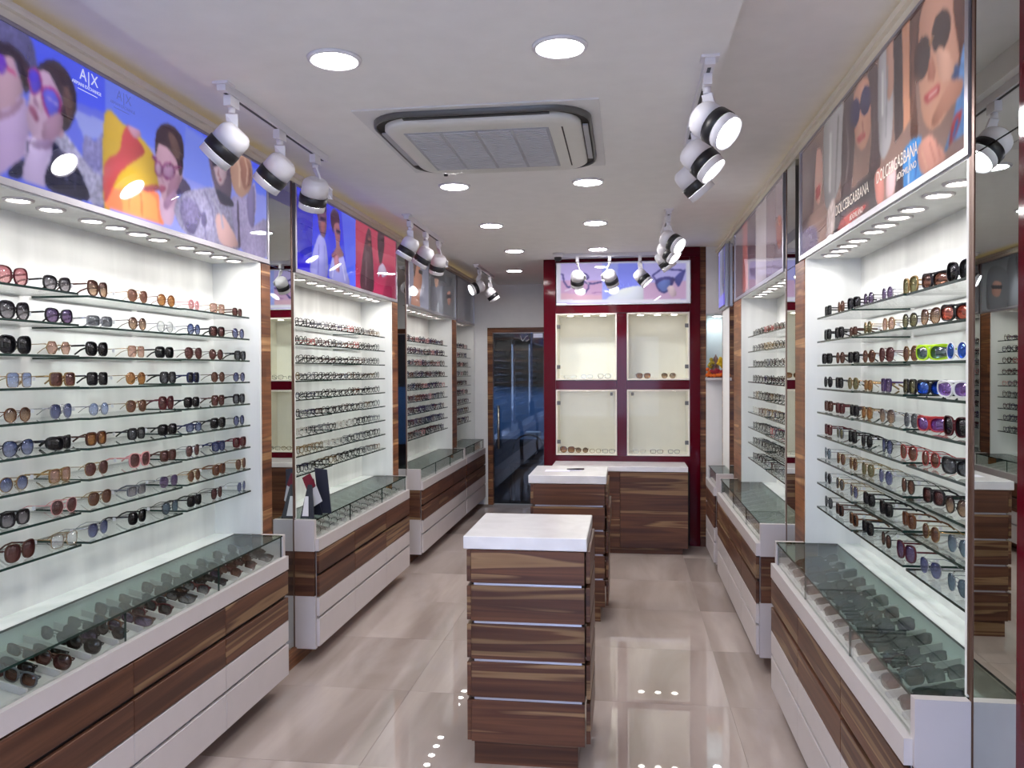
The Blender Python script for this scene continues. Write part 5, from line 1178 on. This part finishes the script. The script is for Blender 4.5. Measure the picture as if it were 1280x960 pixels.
def eyeglasses(kind, fr, loc, rz, label, group, scale=1.0, roll=0.0):
    o = bpy.data.objects.new('eyeglasses', SPM[kind]); C.objects.link(o); o.location = loc; o.rotation_euler = (0, roll, rz); o.scale = (scale,) * 3
    o.material_slots[0].link = 'OBJECT'; o.material_slots[0].material = FR[fr]; tag(o, label, 'eyeglasses', group); return o
random.seed(9)
FW = ['black'] * 12 + ['brown', 'grey', 'navy', 'tortoise', 'silver', 'gold']
TINTS = {(-1, 0): ['black', 'black', 'grey', 'maroon', 'purple', 'red', 'black', 'grey', 'tortoise', 'gold'], (-1, 1): ['black', 'red', 'maroon', 'black', 'grey', 'tortoise', 'red', 'black', 'black', 'black'],
         (-1, 6): ['clear', 'grey', 'clear', 'black', 'grey'], (-1, 7): ['gold', 'clear', 'grey', 'black'], (1, 0): ['black', 'brown', 'red', 'black', 'grey'], (1, 1): ['black', 'black', 'gold', 'pink', 'silver'], (1, 5): ['purple', 'navy', 'gold', 'tortoise', 'clear'], (1, 6): ['grey', 'red', 'silver', 'black']}
for s, a, b, n, where in ((-1, 4.46, 6.16, 14, 'second left'), (1, 4.62, 6.06, 12, 'second right')):
    for k in range(9):
        for i in range(n):
            y = a + (b - a) * (i + .5) / n + random.uniform(-.005, .005); kd = random.choice(SPK)
            pal = TINTS.get((s, k)); fr = pal[min(len(pal) - 1, int(i / n * len(pal)))] if pal and random.random() < .75 else random.choice(FW)
            turn = .06 + random.uniform(-.03, .03); rz = (PI / 2 - turn) if s < 0 else (-PI / 2 + turn)
            eyeglasses(kd, fr, (X(s, -.06), y, shelf_z(s, k) + .0002), rz, f"{fr} {KWORD[kd]} eyeglasses, {ORD[i + 1]} from near end, {ORD[k + 1]} shelf, {where} display", f'eyeglasses on the {where} display', .84)
for s, y0, y1, n, dc, where in ((-1, 4.35, 6.29, 13, .14, 'second left'), (1, 4.52, 6.40, 12, .155, 'second right')):
    L_ = (y1 - y0 - .04) / n
    for k in range(n):
        kd = random.choice(SPK); fr = random.choice(['black', 'brown', 'grey', 'clear'] if s < 0 else ['clear', 'silver', 'grey'])
        eyeglasses(kd, fr, (X(s, .02 if s < 0 else -.03), y0 + .02 + (k + .5) * L_ - .04, tray_z(dc, .02 if s < 0 else -.03) + .002), random.uniform(-.05, .05), f"{fr} {KWORD[kd]} eyeglasses, {where} counter, {ORD[k + 1]} compartment from near end", f'eyeglasses in the {where} counter', .75, -s * .215)
# on the floors of the four lit niches of the red wall
def niche(x0, x1, z, n, frs, kds, where, sun=False):
    for i in range(n):
        x = x0 + (x1 - x0) * (i + .5) / n; fr = frs[i % len(frs)]; kd = kds[i % len(kds)]
        lab = f"{fr} {KWORD[kd]} {'sunglasses' if sun else 'eyeglasses'} on the floor of the {where} niche, {ORD[i + 1]} from its left"
        if sun: spawn(kd, fr, ['amber', 'brownfade', 'brown'][i % 3], (x, 7.83, z), random.uniform(-.25, .2), lab, f'sunglasses in the {where} niche', tagged=False)
        else: eyeglasses(kd, fr, (x, 7.83, z), random.uniform(-.1, .1), lab, f'eyeglasses in the {where} niche', .86)
niche(-.61, -.12, 1.5652, 3, ['clear', 'silver', 'grey'], ['rect', 'small', 'cat'], 'upper left')
niche(.05, .52, 1.5642, 2, ['tortoise', 'gold'], ['cat', 'aviator'], 'upper right', True)
niche(-.625, -.345, .8542, 2, ['brown', 'tortoise'], ['over', 'round'], 'lower left', True)
niche(-.35, -.10, .8542, 2, ['gold', 'grey', 'brown'], ['small', 'rect', 'round'], 'lower left')
niche(.05, .53, .8542, 3, ['clear', 'tortoise', 'navy'], ['rect', 'rect', 'small'], 'lower right')
# the rows too far off to count: third and fourth left displays
vs_, fs_, ms_ = [], [], []
random.seed(31)
pal = ['black', 'black', 'brown', 'grey', 'maroon', 'navy', 'tortoise', 'purple', 'pink']
base = {k: (np.array(SPMB[k].v), SPMB[k].f, SPMB[k].m) for k in SPK}; nv = 0
for a, b, n in ((6.90, 8.42, 14), (8.92, 9.72, 8)):
    for k in range(9):
        for i in range(n):
            kd = random.choice(SPK); v, f, mm = base[kd]; y = a + (b - a) * (i + .5) / n + random.uniform(-.01, .01); r = PI / 2 - random.uniform(-.15, .25)
            c, sn = math.cos(r), math.sin(r); R3 = np.array([[c, -sn, 0], [sn, c, 0], [0, 0, 1]])
            q = v @ R3.T + np.array([X(-1, -.06), y, shelf_z(-1, k) + .0002]); vs_.append(q); fs_ += [tuple(w_ + nv for w_ in ff) for ff in f]; nv += len(q)
            ci = random.randrange(len(pal)); ms_ += [len(pal) if x == 1 else ci for x in mm]
me = bpy.data.meshes.new('eyeglasses_rows'); V = np.concatenate(vs_); org = np.array([X(-1, -.06), 8.3, 1.046]); me.from_pydata((V - org).tolist(), [], fs_)
for p_ in pal: me.materials.append(FR[p_])
me.materials.append(CLEARL); me.polygons.foreach_set('material_index', ms_); me.update()
o = bpy.data.objects.new('eyeglasses_rows', me); C.objects.link(o); o.location = org.tolist()
tag(o, 'rows of small spectacles on the far left displays near the glass door', 'eyeglasses', None, 'stuff')
